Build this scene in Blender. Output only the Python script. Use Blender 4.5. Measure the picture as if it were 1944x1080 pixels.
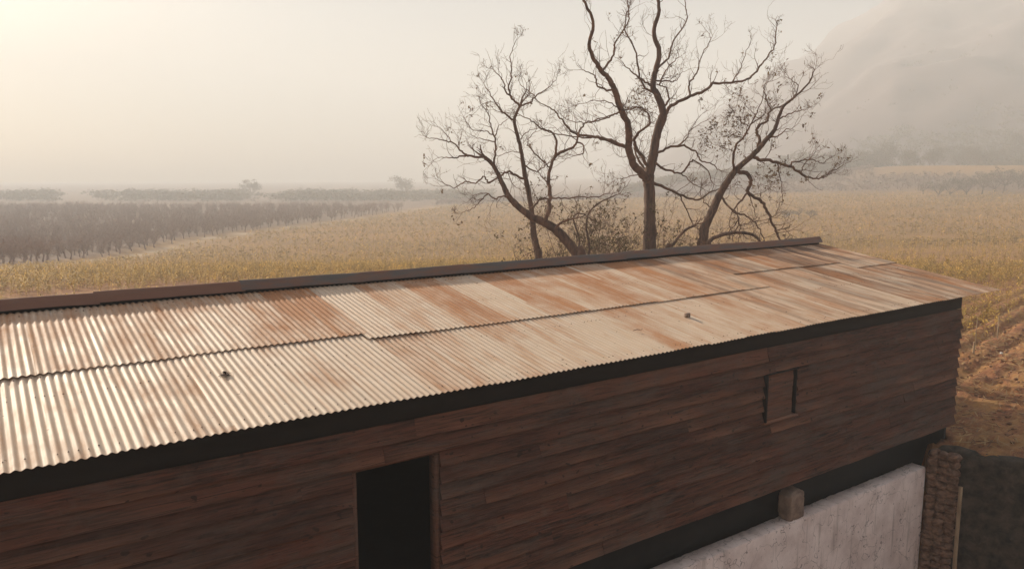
import bpy, math, random
import numpy as np
from mathutils import Vector, noise
sc = bpy.context.scene
for o in list(bpy.data.objects): bpy.data.objects.remove(o)
C = sc.collection
R = math.radians
rnd = random.Random(7)
rs = np.random.RandomState(5)

# ------------------------------------------------------------------ camera, light, exposure
CAMZ = 5.3
PITCH = R(8.14); YAW = R(34.8); FPX = 1454.0
cam = bpy.data.cameras.new('camera'); co = bpy.data.objects.new('camera', cam); C.objects.link(co)
cam.lens = FPX / 1944 * 36; cam.sensor_width = 36; cam.clip_start = 0.1; cam.clip_end = 6000
co.location = (0, 0, CAMZ); co.rotation_euler = (math.pi / 2 - PITCH, 0, -YAW)
sc.camera = co
SUN_EL = R(24); SUN_AZ = R(-15)          # azimuth from +Y towards +X of the place the sun stands
w = bpy.data.worlds.new('World'); sc.world = w; w.use_nodes = True
nt = w.node_tree; sky = nt.nodes.new('ShaderNodeTexSky'); sky.sky_type = 'NISHITA'; sky.sun_disc = False
sky.sun_elevation = SUN_EL; sky.sun_rotation = SUN_AZ; sky.dust_density = 3.0; sky.air_density = 1.0; sky.ozone_density = 1.0
nt.links.new(sky.outputs[0], nt.nodes['Background'].inputs[0]); nt.nodes['Background'].inputs[1].default_value = 0.05
sl = bpy.data.lights.new('sun', 'SUN'); so = bpy.data.objects.new('sun', sl); C.objects.link(so)
sl.energy = 5.0; sl.angle = R(0.5); sl.color = (1.0, 0.85, 0.67)
ce = math.cos(SUN_EL)
so.rotation_euler = Vector((-math.sin(SUN_AZ) * ce, -math.cos(SUN_AZ) * ce, -math.sin(SUN_EL))).to_track_quat('-Z', 'Y').to_euler()
sc.view_settings.view_transform = 'Standard'; sc.view_settings.look = 'None'
sc.view_settings.exposure = 0.88; sc.view_settings.gamma = 1.0
HAZE_DENSITY = 0.0020; HAZE_G = 0.06; HAZE_COL = (0.915, 0.965, 1.0)
sc.render.engine = 'CYCLES'
sc.cycles.use_denoising = True; sc.cycles.volume_bounces = 3; sc.cycles.max_bounces = 8
sc.cycles.transparent_max_bounces = 12; sc.cycles.use_adaptive_sampling = True; sc.cycles.adaptive_threshold = 0.02

# ------------------------------------------------------------------ helpers
def nz(x, y, z=0.0): return noise.noise(Vector((x, y, z)))
_s, _c = math.sin(PITCH), math.cos(PITCH); _ux, _uy = math.cos(YAW), math.sin(YAW)
def at(px, py, depth):
    """point seen at a photo pixel, at a horizontal distance along the view"""
    a, b = px - 972, 540 - py
    y = FPX * _c + b * _s; z = b * _c - FPX * _s; t = depth / y
    x = a * t; y = depth
    return Vector((x * _ux + y * _uy, -x * _uy + y * _ux, CAMZ + z * t))
def to_uv(x, y): return (x * _ux + y * _uy, -x * _uy + y * _ux)      # view frame -> scene
def sstep(a, b, x):
    t = np.clip((x - a) / (b - a), 0, 1); return t * t * (3 - 2 * t)

class MB:
    def __init__(s): s.v = []; s.f = []; s.c = []; s.n = 0
    def add(s, v, f, col=None):
        v = np.asarray(v, float).reshape(-1, 3)
        s.v.append(v); s.f.append((np.asarray(f, int) + s.n)); s.n += len(v)
        if col is not None: s.c.append(np.tile(np.asarray(col, float), (len(v), 1)) if np.ndim(col) == 1 else np.asarray(col, float))
        else: s.c.append(np.ones((len(v), 4)) * 0.5)
    def box(s, x0, x1, y0, y1, z0, z1, col=None):
        v = [(x, y, z) for x in (x0, x1) for y in (y0, y1) for z in (z0, z1)]
        s.add(v, [(0, 1, 3, 2), (4, 6, 7, 5), (0, 4, 5, 1), (2, 3, 7, 6), (0, 2, 6, 4), (1, 5, 7, 3)], col)
    def build(s, name, mat, parent=None, smooth=False, loc=None):
        v = np.concatenate(s.v); c = np.concatenate(s.c)
        if loc is not None: v = v - np.array(loc)
        me = bpy.data.meshes.new(name)
        nf = sum(len(f) for f in s.f); k = np.concatenate([np.full(len(f), f.shape[1]) for f in s.f]); idx = np.concatenate([f.ravel() for f in s.f])
        me.vertices.add(len(v)); me.vertices.foreach_set('co', v.ravel())
        me.loops.add(len(idx)); me.loops.foreach_set('vertex_index', idx.astype(np.int32))
        me.polygons.add(nf); st = np.concatenate([[0], np.cumsum(k)[:-1]])
        me.polygons.foreach_set('loop_start', st.astype(np.int32)); me.polygons.foreach_set('loop_total', k.astype(np.int32))
        if smooth: me.polygons.foreach_set('use_smooth', np.ones(nf, bool))
        me.update(calc_edges=True)
        at_ = me.color_attributes.new('tint', 'FLOAT_COLOR', 'POINT'); at_.data.foreach_set('color', c.ravel())
        me.materials.append(mat)
        o = bpy.data.objects.new(name, me); C.objects.link(o)
        if parent is not None: o.parent = parent
        if loc is not None and parent is None: o.location = loc
        return o

def tag(o, label=None, cat=None, group=None, kind=None):
    if label: o['label'] = label
    if cat: o['category'] = cat
    if group: o['group'] = group
    if kind: o['kind'] = kind
    return o
def empty(name, loc=(0, 0, 0)):
    o = bpy.data.objects.new(name, None); C.objects.link(o); o.location = loc; o.empty_display_size = 0.2; return o
def copy_tree(o, parent=None):
    c = o.copy(); C.objects.link(c); c.parent = parent
    for ch in list(o.children): copy_tree(ch, c)
    return c

def tube(mb, pts, rad, sides=6, col=None, rough=0.0):
    pts = np.asarray(pts, float); n = len(pts); rad = np.asarray(rad, float)
    t = np.gradient(pts, axis=0); t /= (np.linalg.norm(t, axis=1)[:, None] + 1e-9)
    a = np.cross(t[0], (0.3, 0.2, 1.0)); a /= np.linalg.norm(a) + 1e-9
    ang = np.arange(sides) * 2 * math.pi / sides; V = []
    for i in range(n):
        a = a - t[i] * a.dot(t[i]); a /= np.linalg.norm(a) + 1e-9; b = np.cross(t[i], a)
        rr = rad[i] * (1 + rough * rs.uniform(-1, 1, sides)) if rough else np.full(sides, rad[i])
        V.append(pts[i] + np.outer(np.cos(ang) * rr, a) + np.outer(np.sin(ang) * rr, b))
    V = np.concatenate(V); i0 = np.arange(n - 1)[:, None] * sides; j = np.arange(sides)[None]; j2 = (j + 1) % sides
    F = np.stack([(i0 + j), (i0 + j2), (i0 + sides + j2), (i0 + sides + j)], -1).reshape(-1, 4)
    mb.add(V, F, col)

# ------------------------------------------------------------------ materials
class N:
    def __init__(s, name):
        s.m = bpy.data.materials.new(name); s.m.use_nodes = True; s.t = s.m.node_tree; s.b = s.t.nodes['Principled BSDF']
        s.b.inputs['Roughness'].default_value = 0.85
    def node(s, k, **kw):
        n = s.t.nodes.new(k)
        for a, b in kw.items(): setattr(n, a, b)
        return n
    def put(s, x, sock):
        if hasattr(x, 'is_output'): s.t.links.new(x, sock)
        elif isinstance(x, (tuple, list)) and len(x) == 3 and sock.type == 'RGBA': sock.default_value = (*x, 1)
        else: sock.default_value = x
    def pos(s): return s.node('ShaderNodeNewGeometry').outputs['Position']
    def objc(s): return s.node('ShaderNodeTexCoord').outputs['Object']
    def mapping(s, vec, scale=(1, 1, 1), rot=(0, 0, 0), loc=(0, 0, 0)):
        n = s.node('ShaderNodeMapping'); s.put(vec, n.inputs[0]); n.inputs['Scale'].default_value = scale; n.inputs['Rotation'].default_value = rot
        n.inputs['Location'].default_value = loc; return n.outputs[0]
    def noise(s, vec, scale=1.0, detail=4, rough=0.55, dist=0.0):
        n = s.node('ShaderNodeTexNoise'); s.put(vec, n.inputs['Vector']); n.inputs['Scale'].default_value = scale
        n.inputs['Detail'].default_value = detail; n.inputs['Roughness'].default_value = rough; n.inputs['Distortion'].default_value = dist; return n.outputs[0]
    def ramp(s, x, stops, interp='LINEAR'):
        n = s.node('ShaderNodeValToRGB'); s.put(x, n.inputs[0]); cr = n.color_ramp; cr.interpolation = interp
        while len(cr.elements) < len(stops): cr.elements.new(0.5)
        for e, (p, c) in zip(cr.elements, stops): e.position = p; e.color = (c, c, c, 1) if not isinstance(c, (tuple, list)) else (*c, 1)
        return n.outputs[0]
    def mix(s, f, a, b, mode='MIX'):
        n = s.node('ShaderNodeMix', data_type='RGBA', blend_type=mode); s.put(f, n.inputs[0]); s.put(a, n.inputs[6]); s.put(b, n.inputs[7]); return n.outputs[2]
    def math(s, op, a, b=0.5, c=0.5):
        n = s.node('ShaderNodeMath', operation=op); s.put(a, n.inputs[0]); s.put(b, n.inputs[1]); s.put(c, n.inputs[2]); return n.outputs[0]
    def attr(s, name='tint', typ='GEOMETRY'):
        n = s.node('ShaderNodeAttribute', attribute_name=name, attribute_type=typ); return n
    def sep(s, v):
        n = s.node('ShaderNodeSeparateColor'); s.put(v, n.inputs[0]); return n.outputs
    def bump(s, h, strength=0.5, dist=0.02):
        n = s.node('ShaderNodeBump'); s.put(h, n.inputs['Height']); n.inputs['Strength'].default_value = strength; n.inputs['Distance'].default_value = dist
        s.t.links.new(n.outputs[0], s.b.inputs['Normal'])
    def col(s, x): s.put(x, s.b.inputs['Base Color'])
    def set(s, **k):
        for a, b in k.items(): s.put(b, s.b.inputs[a.replace('_', ' ')])

def mat_roof():
    n = N('corrugated_rusty_zinc'); p = n.pos(); r, g, b = n.sep(n.attr().outputs['Color'])[:3]
    seed = n.node('ShaderNodeCombineXYZ'); n.put(n.math('MULTIPLY', g, 40.0), seed.inputs[0]); n.put(n.math('MULTIPLY', g, 17.0), seed.inputs[1])
    va = n.node('ShaderNodeVectorMath', operation='ADD'); n.put(p, va.inputs[0]); n.put(seed.outputs[0], va.inputs[1]); ps = va.outputs[0]
    streak = n.noise(n.mapping(ps, (5.5, 0.5, 0.3)), 1.0, 5, 0.6, 0.4)
    fine = n.noise(n.mapping(ps, (26, 1.6, 1)), 1.0, 4, 0.6)
    blot = n.noise(n.mapping(ps, (1.3, 0.8, 1)), 1.0, 5, 0.65, 0.6)
    a = n.math('MULTIPLY_ADD', n.math('SUBTRACT', streak, 0.5), 1.25, r)
    a = n.math('MULTIPLY_ADD', n.math('SUBTRACT', blot, 0.5), 1.5, a)
    a = n.math('MULTIPLY_ADD', n.math('SUBTRACT', fine, 0.5), 0.55, a)
    wave = n.math('SINE', n.math('MULTIPLY', n.node('ShaderNodeSeparateXYZ').outputs[0], 1.0))
    f = n.ramp(a, [(0.15, 0.0), (0.85, 1.0)])
    spk = n.noise(p, 45, 3, 0.7)
    zinc = n.mix(n.noise(ps, 2.2, 4), (0.50, 0.39, 0.29), (0.68, 0.57, 0.46))
    zinc = n.mix(n.ramp(fine, [(0.35, 0.0), (0.75, 0.6)]), zinc, (0.56, 0.37, 0.22))
    rust = n.mix(streak, (0.28, 0.112, 0.044), (0.51, 0.255, 0.115))
    rust = n.mix(n.ramp(spk, [(0.5, 0.0), (0.7, 0.5)]), rust, (0.25, 0.10, 0.05))
    c = n.mix(f, zinc, rust)
    dark = n.ramp(n.noise(n.mapping(ps, (3.2, 0.30, 1)), 1.0, 4, 0.6, 0.3), [(0.48, 0.0), (0.60, 1.0)])
    c = n.mix(n.math('MULTIPLY', dark, b), c, (0.13, 0.070, 0.042))
    pits = n.ramp(n.noise(p, 16, 1, 0.5), [(0.755, 0.0), (0.775, 1.0)])
    c = n.mix(n.math('MULTIPLY', pits, 0.7), c, (0.12, 0.06, 0.035))
    n.col(c); n.set(Metallic=0.0); n.put(n.ramp(f, [(0.0, 0.58), (1.0, 0.8)]), n.b.inputs['Roughness'])
    n.bump(n.math('ADD', spk, n.math('MULTIPLY', fine, 1.5)), 0.25, 0.004); return n.m

def mat_cap():
    n = N('weathered_ridge_metal'); p = n.pos(); r, g, b = n.sep(n.attr().outputs['Color'])[:3]
    st = n.noise(n.mapping(p, (1.2, 6, 6)), 1, 5, 0.65, 0.3)
    c = n.mix(n.ramp(n.math('ADD', st, n.math('MULTIPLY_ADD', r, 0.6, -0.3)), [(0.4, 0.0), (0.6, 1.0)]), (0.115, 0.105, 0.10), (0.19, 0.095, 0.065))
    n.col(c); n.set(Roughness=0.7, Metallic=0.1); n.bump(st, 0.2, 0.01); return n.m

def mat_boards():
    n = N('dark_weathered_timber'); p = n.pos(); r, g, b = n.sep(n.attr().outputs['Color'])[:3]
    off = n.node('ShaderNodeCombineXYZ'); n.put(n.math('MULTIPLY', g, 60.0), off.inputs[0]); n.put(n.math('MULTIPLY', g, 9.0), off.inputs[2])
    va = n.node('ShaderNodeVectorMath', operation='ADD'); n.put(p, va.inputs[0]); n.put(off.outputs[0], va.inputs[1]); ps = va.outputs[0]
    grain = n.noise(n.mapping(ps, (2.0, 2.0, 38)), 1, 5, 0.65, 0.8)
    band = n.noise(n.mapping(ps, (0.9, 1, 7)), 1, 4, 0.6, 1.2)
    worn = n.noise(ps, 3.0, 5, 0.7)
    c = n.mix(n.ramp(grain, [(0.36, 0.0), (0.66, 1.0)]), (0.014, 0.007, 0.005), (0.17, 0.064, 0.038))
    c = n.mix(n.ramp(band, [(0.45, 0.0), (0.68, 0.8)]), c, (0.16, 0.055, 0.032))
    c = n.mix(n.ramp(worn, [(0.52, 0.0), (0.75, 0.75)]), c, (0.120, 0.080, 0.060))
    c = n.mix(n.math('MULTIPLY', r, 0.75), c, (0.035, 0.018, 0.014))
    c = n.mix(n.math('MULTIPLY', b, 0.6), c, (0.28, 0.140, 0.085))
    crk = n.noise(n.mapping(ps, (1.1, 1, 55)), 1, 3, 0.7, 1.5); c = n.mix(n.ramp(crk, [(0.60, 0.0), (0.66, 0.85)]), c, (0.012, 0.008, 0.006))
    kn = n.ramp(n.noise(n.mapping(ps, (9, 9, 14)), 1, 1, 0.5), [(0.70, 0.0), (0.74, 0.8)]); c = n.mix(kn, c, (0.02, 0.010, 0.008))
    gw = n.ramp(n.noise(n.mapping(p, (0.8, 1, 3.0)), 1, 5, 0.7, 0.8), [(0.48, 0.0), (0.68, 0.7)]); c = n.mix(gw, c, n.mix(grain, (0.055, 0.042, 0.036), (0.15, 0.11, 0.088)))
    n.col(c); n.set(Roughness=0.8); n.bump(n.math('ADD', n.math('ADD', grain, band), n.math('MULTIPLY', crk, -0.8)), 0.8, 0.016); return n.m

def mat_simple(name, c1, c2, scale=4.0, rough=0.85, bump=0.3, bd=0.01, stretch=(1, 1, 1), contrast=(0.35, 0.65)):
    n = N(name); q = n.mapping(n.pos(), stretch)
    a = n.noise(q, scale, 6, 0.62, 0.2); n.col(n.mix(n.ramp(a, [(contrast[0], 0.0), (contrast[1], 1.0)]), c1, c2)); n.set(Roughness=rough)
    if bump: n.bump(a, bump, bd)
    return n.m
def mat_attr(name, c1, c2, rough=0.8, spec=None, trans=0.0):
    n = N(name); r, g, b = n.sep(n.attr().outputs['Color'])[:3]
    oi = n.node('ShaderNodeObjectInfo').outputs['Random']
    c = n.mix(r, c1, c2); c = n.mix(n.math('MULTIPLY', oi, 0.25), c, c2)
    n.col(c); n.set(Roughness=rough)
    if trans:
        tr = n.node('ShaderNodeBsdfTranslucent'); n.put(c, tr.inputs[0]); ms = n.node('ShaderNodeMixShader'); ms.inputs[0].default_value = trans
        n.t.links.new(n.b.outputs[0], ms.inputs[1]); n.t.links.new(tr.outputs[0], ms.inputs[2]); n.t.links.new(ms.outputs[0], n.t.nodes['Material Output'].inputs[0])
    return n.m
def mat_ground():
    n = N('dry_field_soil'); p = n.pos(); r, g, b = n.sep(n.attr().outputs['Color'])[:3]
    row = n.mapping(p, (1, 1, 1), (0, 0, -ROW))
    n1 = n.noise(p, 0.06, 4); n2 = n.noise(n.mapping(row, (0.5, 2.4, 1)), 1.0, 6, 0.65, 0.5); n3 = n.noise(p, 6.0, 6, 0.7); n4 = n.noise(n.mapping(row, (2.5, 12, 1)), 1.0, 5, 0.7, 0.8)
    soil = n.mix(n.ramp(n3, [(0.35, 0.0), (0.65, 1.0)]), (0.14, 0.050, 0.022), (0.40, 0.165, 0.066))
    straw = n.mix(n3, (0.34, 0.165, 0.055), (0.50, 0.28, 0.095))
    c = n.mix(n.ramp(n2, [(0.42, 0.0), (0.62, 0.85)]), soil, straw)
    c = n.mix(n.ramp(n4, [(0.55, 0.0), (0.72, 0.7)]), c, (0.46, 0.30, 0.13))
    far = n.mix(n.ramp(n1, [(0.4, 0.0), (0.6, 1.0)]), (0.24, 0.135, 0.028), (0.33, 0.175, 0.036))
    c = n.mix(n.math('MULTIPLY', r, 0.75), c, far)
    c = n.mix(g, c, (0.52, 0.42, 0.30))
    c = n.mix(b, c, (0.20, 0.125, 0.085))
    n.col(c); n.set(Roughness=0.95); n.bump(n.math('ADD', n3, n4), 0.7, 0.06); return n.m

ROW = R(10.2)
M = {}
M['roof'] = mat_roof(); M['cap'] = mat_cap(); M['boards'] = mat_boards(); M['ground'] = mat_ground()
M['bark'] = mat_simple('rough_bark', (0.055, 0.034, 0.026), (0.17, 0.10, 0.07), 9, 0.9, 0.8, 0.03, (1, 1, 0.18))
M['twig'] = mat_simple('thin_bark', (0.07, 0.040, 0.028), (0.20, 0.11, 0.07), 5, 0.9, 0.2)
M['dryleaf'] = mat_attr('dry_leaf', (0.10, 0.055, 0.03), (0.22, 0.15, 0.07), 0.8, trans=0.25)
M['bushleaf'] = mat_attr('bush_leaf', (0.05, 0.038, 0.018), (0.16, 0.12, 0.05), 0.8, trans=0.3)
M['crop'] = mat_attr('dry_crop', (0.22, 0.145, 0.026), (0.72, 0.470, 0.115), 0.75, trans=0.25)
M['straw'] = mat_attr('straw_litter', (0.14, 0.06, 0.028), (0.52, 0.34, 0.15), 0.85)
M['orch'] = mat_attr('orchard_twig', (0.22, 0.14, 0.11), (0.35, 0.235, 0.19), 0.9)
M['farleaf'] = mat_attr('distant_leaf', (0.09, 0.07, 0.045), (0.17, 0.135, 0.09), 0.85, trans=0.2)
def mat_plaster():
    n = N('stained_whitewash'); p = n.pos(); a = n.noise(p, 2.2, 6, 0.65); f = n.noise(p, 14, 5, 0.7); d = n.noise(n.mapping(p, (7, 7, 0.6)), 1, 4, 0.6)
    c = n.mix(n.ramp(a, [(0.3, 0.0), (0.62, 1.0)]), (0.58, 0.46, 0.42), (0.80, 0.68, 0.63))
    c = n.mix(n.ramp(d, [(0.56, 0.0), (0.72, 0.6)]), c, (0.22, 0.17, 0.14)); c = n.mix(n.ramp(f, [(0.63, 0.0), (0.67, 0.85)]), c, (0.14, 0.10, 0.08))
    v = n.node('ShaderNodeTexVoronoi', feature='DISTANCE_TO_EDGE'); n.put(n.mapping(p, (1, 1, 1)), v.inputs['Vector']); v.inputs['Scale'].default_value = 1.3
    va = n.node('ShaderNodeVectorMath', operation='ADD'); nn_ = n.node('ShaderNodeTexNoise'); nn_.inputs['Scale'].default_value = 3.0; n.put(p, nn_.inputs['Vector']); n.put(p, va.inputs[0]); n.t.links.new(nn_.outputs['Color'], va.inputs[1]); n.t.links.new(va.outputs[0], v.inputs['Vector'])
    c = n.mix(n.ramp(v.outputs['Distance'], [(0.0, 0.8), (0.012, 0.0)]), c, (0.12, 0.09, 0.075)); n.col(c); n.set(Roughness=0.92); n.bump(n.math('ADD', a, f), 0.5, 0.012); return n.m
M['plaster'] = mat_plaster()
M['black'] = mat_simple('near_black_board', (0.005, 0.0045, 0.004), (0.010, 0.008, 0.007), 3, 0.9, 0.2)  # near-black colour stands in for deep shade in gaps and recesses
M['mossy'] = mat_simple('mossy_earth_wall', (0.014, 0.012, 0.009), (0.085, 0.064, 0.046), 5, 0.95, 0.9, 0.05)
M['rubble'] = mat_simple('rubble_stone', (0.075, 0.04, 0.025), (0.30, 0.18, 0.12), 9, 0.95, 1.0, 0.04, (1, 1, 1.6))
M['stone'] = mat_simple('field_stone', (0.16, 0.11, 0.085), (0.30, 0.22, 0.17), 6, 0.95, 0.7, 0.03)
M['post'] = mat_simple('grey_stake_wood', (0.26, 0.18, 0.11), (0.50, 0.38, 0.25), 8, 0.85, 0.4, 0.01, (1, 1, 0.2))
M['white'] = mat_simple('white_scrap', (0.7, 0.68, 0.64), (0.8, 0.78, 0.75), 8, 0.6, 0.1)
M['hill'] = mat_simple('scrub_hillside', (0.105, 0.075, 0.075), (0.150, 0.112, 0.108), 0.03, 0.95, 0.0, 0.1, contrast=(0.2, 0.8))

# ------------------------------------------------------------------ ground
def edge_u(v): return 15.00 + 0.36 * np.clip(7.2 - v, 0, 40)      # top edge of the bank beside the yard
def view_xy(u, v): return u * _ux - v * _uy, u * _uy + v * _ux
def base_z(u, v):
    x, y = view_xy(u, v)
    k = 1 - sstep(-40, 150, x)
    z = -(0.7 + 5.3 * k) * sstep(24, 115, y)
    # rise towards the foot of the hill, on the right
    far = np.hypot(x, y)
    az = np.degrees(np.arctan2(x, y))
    z = z + 9.5 * sstep(255, 340, far) * sstep(14, 27, az)
    return z
def geo(a, b, s0, g):
    out = [a]; s = s0
    while out[-1] < b: out.append(out[-1] + s); s *= g
    return out
PF = sorted(set([-x for x in geo(0, 700, 2.0, 1.25)] + list(np.arange(0.5, 22, 0.10)) + geo(22, 1300, 0.15, 1.045)))
RF = sorted(set([-x for x in geo(0, 700, 1.0, 1.16)] + list(np.arange(0.5, 13, 0.6)) + list(np.arange(13, 34, 0.16)) + geo(34, 1300, 0.3, 1.05)))
Pg, Rg = np.meshgrid(np.array(PF), np.array(RF), indexing='ij')
cr_, sr_ = math.cos(ROW), math.sin(ROW)
U = Rg * cr_ - Pg * sr_; V = Rg * sr_ + Pg * cr_
Z = base_z(U, V)
ROWS = 0.88; R0 = 5.55
wob = np.array([[nz(u * 0.25, v * 0.25) for u, v in zip(a, b)] for a, b in zip(U, V)]) if U.size < 4e5 else 0
near = (1 - sstep(16, 34, V)) * sstep(10, 14, U)
fur = np.cos((Pg - R0 + 0.12 * wob) * 2 * math.pi / ROWS)
Z = Z - 0.095 * near * (np.clip(fur, -0.4, 1) * (1 + 0.8 * wob)) * sstep(4.4, 5.2, Pg) * (1 - 0.6 * sstep(7.5, 9.5, Pg))
Z = Z + 0.10 * near * wob
fine = np.array([[nz(u * 1.7, v * 1.7, 3) + 0.6 * nz(u * 4.3, v * 4.3, 5) + 0.45 * nz(u * 9.1, v * 9.1, 1) for u, v in zip(a, b)] if (a.max() > 5) else [0] * len(a) for a, b in zip(U, V)])
Z = Z + 0.10 * near * fine
yard = (V < 7.35) & (U < edge_u(V)) & (V > -30) & (U > -30)
foot = (U > -3.2) & (U < 15.85) & (V > 7.3) & (V < 15.0)
Z = np.where(yard, -3.0 + 0.02 * fine, Z); Z = np.where(foot, -0.75, Z)
x, y = view_xy(U, V)

BY = [0, 41, 62, 94, 135, 166, 200, 245, 294, 400]; BX = [-24, -33, -41.2, -50.2, -53.1, -47.1, -37.4, -30, -20.5, 5]
def ylim(x): return np.interp(x, [-25, -5, 60, 94, 149, 180], [285, 300, 292, 262, 228, 215])
def xb(y): return np.interp(y, BY, BX)       # edge between crop and orchard, in the view frame
u, v = U, V
track = np.exp(-((x - xb(y) + 1.6 + 0.8 * wob) / 1.5) ** 2) * (y > 30) * (0.55 + 0.9 * wob)
orch_soil = np.maximum(sstep(0, 6, xb(y) - 3.5 - x), sstep(-2, 4, y - ylim(x)) * (1 - sstep(290, 320, np.hypot(x, y)) * sstep(22, 28, np.degrees(np.arctan2(x, y)))))
cropness = sstep(8, 20, y - 6)
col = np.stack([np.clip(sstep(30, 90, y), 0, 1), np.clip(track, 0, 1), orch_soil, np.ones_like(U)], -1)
nr, nc = U.shape
idx = np.arange(nr * nc).reshape(nr, nc)
F = np.stack([idx[:-1, :-1], idx[:-1, 1:], idx[1:, 1:], idx[1:, :-1]], -1).reshape(-1, 4)
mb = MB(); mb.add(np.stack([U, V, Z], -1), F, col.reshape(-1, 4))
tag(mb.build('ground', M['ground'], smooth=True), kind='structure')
def gz(u, v): return float(base_z(np.array(u, float), np.array(v, float)))

# hill on the right, far beyond the field
def hill_h(x, y):
    az = np.degrees(np.arctan2(x, y)); r = np.hypot(x, y)
    a = sstep(3, 27, az)
    sh = np.clip(26 - az, 0, 30) * 14
    return -9 * (1 - sstep(3, 14, az)) + a * (8 + 150 * sstep(350 + 0.6 * sh, 800 + sh, r))
azs = np.radians(np.arange(-2, 62, 0.35)); rr = np.concatenate([np.arange(325, 680, 4.0), np.arange(680, 1230, 12.0)])
A, Q = np.meshgrid(azs, rr, indexing='ij'); x = Q * np.sin(A); y = Q * np.cos(A)
H = hill_h(x, y)
nn = np.array([[nz(a * 0.012, b * 0.012) * 14 + nz(a * 0.035, b * 0.035, 4) * 6 + nz(a * 0.12, b * 0.12, 2) * 1.2 + nz(a * 0.35, b * 0.35, 7) * 0.5 for a, b in zip(p, q)] for p, q in zip(x, y)])
H = H * (1 + 0.006 * nn) + nn * sstep(6, 30, H) * 0.8 - 6 * (1 - sstep(325, 345, Q))
H = np.minimum(H, 162)
HU, HV = to_uv(x, y); nr, nc = HU.shape; idx = np.arange(nr * nc).reshape(nr, nc)
F = np.stack([idx[:-1, :-1], idx[1:, :-1], idx[1:, 1:], idx[:-1, 1:]], -1).reshape(-1, 4)
mb = MB(); mb.add(np.stack([HU, HV, H], -1), F)
tag(mb.build('hill', M['hill'], smooth=True), kind='structure')
def hill_at(x, y): return max(float(hill_h(np.array(x), np.array(y))), -9)

# ------------------------------------------------------------------ the shed
shed = tag(empty('shed', (7.0, 11.2, 0.0)), 'long timber shed with dark weathered boards under a rusty corrugated metal roof', 'shed')
def child(mb, name, mat, parent, smooth=False):
    o = mb.build(name, mat, parent, smooth)
    p = parent; off = Vector((0, 0, 0))
    while p is not None: off += p.location; p = p.parent
    o.location = -off
    return o
EZ, RZ, EV, RV, BV = 2.975, 3.62, 7.0, 11.13, 15.3
def roof_z(v):
    return EZ + (RZ - EZ) * (v - EV) / (RV - EV) if v <= RV else RZ - (RZ - EZ) * (v - RV) / (BV - RV)
PITCHC, AMP = 0.076, 0.0082
def sheet(u0, u1, v0, v1, lift0, lift1, rust, seed, dark, spv=12, taper=False):
    nu = int(round((u1 - u0) / PITCHC * 8)); us = np.linspace(u0, u1, nu + 1); vs = np.linspace(v0, v1, spv + 1)
    Uq, Vq = np.meshgrid(us, vs, indexing='ij')
    nib = np.array([0.006 * nz(a * 9, seed * 30) + 0.010 * nz(a * 2.1, seed * 11) for a in us])[:, None] * (1 - (Vq - v0) / (v1 - v0)) ** 4
    zb = np.array([roof_z(q) for q in vs])[None, :] + np.linspace(lift0, lift1, spv + 1)[None, :]
    sag = np.array([[0.012 * nz(a * 0.35, b * 0.5, seed) for b in vs] for a in us]) + np.array([0.018 * nz(a * 0.22, 1.3) for a in us])[:, None]
    z = zb + sag + AMP * np.cos(2 * math.pi * Uq / PITCHC) + (Uq - u0) / (u1 - u0) * 0.0035
    Vq = Vq + nib
    m = MB(); i = np.arange((nu + 1) * (spv + 1)).reshape(nu + 1, spv + 1)
    Fq = np.stack([i[:-1, :-1], i[1:, :-1], i[1:, 1:], i[:-1, 1:]], -1).reshape(-1, 4)
    P = np.stack([Uq, Vq, z], -1).reshape(-1, 3); P2 = P - np.array([0, 0, 0.0022])
    vfrac = ((Vq - v0) / (v1 - v0)).reshape(-1)
    eu = (Uq - u0).reshape(-1); edge = 1 - 0.7 * np.exp(-(eu / 0.03) ** 2) - 0.35 * np.exp(-((u1 - u0 - PITCHC - eu) / 0.03) ** 2)
    cl = np.stack([rust * edge * (0.80 + 0.40 * vfrac), np.full(len(P), seed), np.full(len(P), dark), np.ones(len(P))], -1)
    m.add(P, Fq, cl)
    # lower lip, so that the metal has an edge
    e = i[:, 0]; k = len(e); lp = np.concatenate([P[e] - [0, 0.0012, 0], P2[e] - [0, 0.0012, 0.002]])
    m.add(lp, [(j, j + k, j + k + 1, j + 1) for j in range(k - 1)], [rust, seed, 0.6, 1])
    return m
# the roof's own mesh: purlins and an added ridge board under the sheets
mb = MB()
for vv in (8.35, 9.75, 11.0, 12.6, 14.0, 15.1):
    z = roof_z(vv) - 0.075; mb.box(-2.6, 16.90, vv - 0.035, vv + 0.035, z - 0.09, z + 0.035)
mb.box(-2.6, 16.95, 11.135, 11.20, 3.45, 3.70)  # unseen board added to stop sunlight leaking under the cap
roof = child(mb, 'roof', M['black'], shed); tag(roof, 'rusty corrugated metal sheets laid in two overlapping rows')
WID = 0.72
up = {-5: .5, -4: .5, -3: .45, -2: .45, -1: .42, 0: .42, 1: .46, 2: .55, 3: .80, 4: .12, 5: .42, 6: .68, 7: .22, 8: .74, 9: .50, 10: .68, 11: .45, 12: .70, 13: .62, 14: .35, 15: .60, 16: .45, 17: .72, 18: .70, 19: .50, 20: .45, 21: .6}
lo = {-5: .3, -4: .3, -3: .2, -2: .25, -1: .20, 0: .30, 1: .10, 2: .22, 3: .04, 4: .50, 5: .22, 6: .34, 7: .30, 8: .16, 9: .52, 10: .26, 11: .28, 12: .42, 13: .40, 14: .35, 15: .50, 16: .30, 17: .30, 18: .68, 19: .35, 20: .45, 21: .6}
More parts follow.
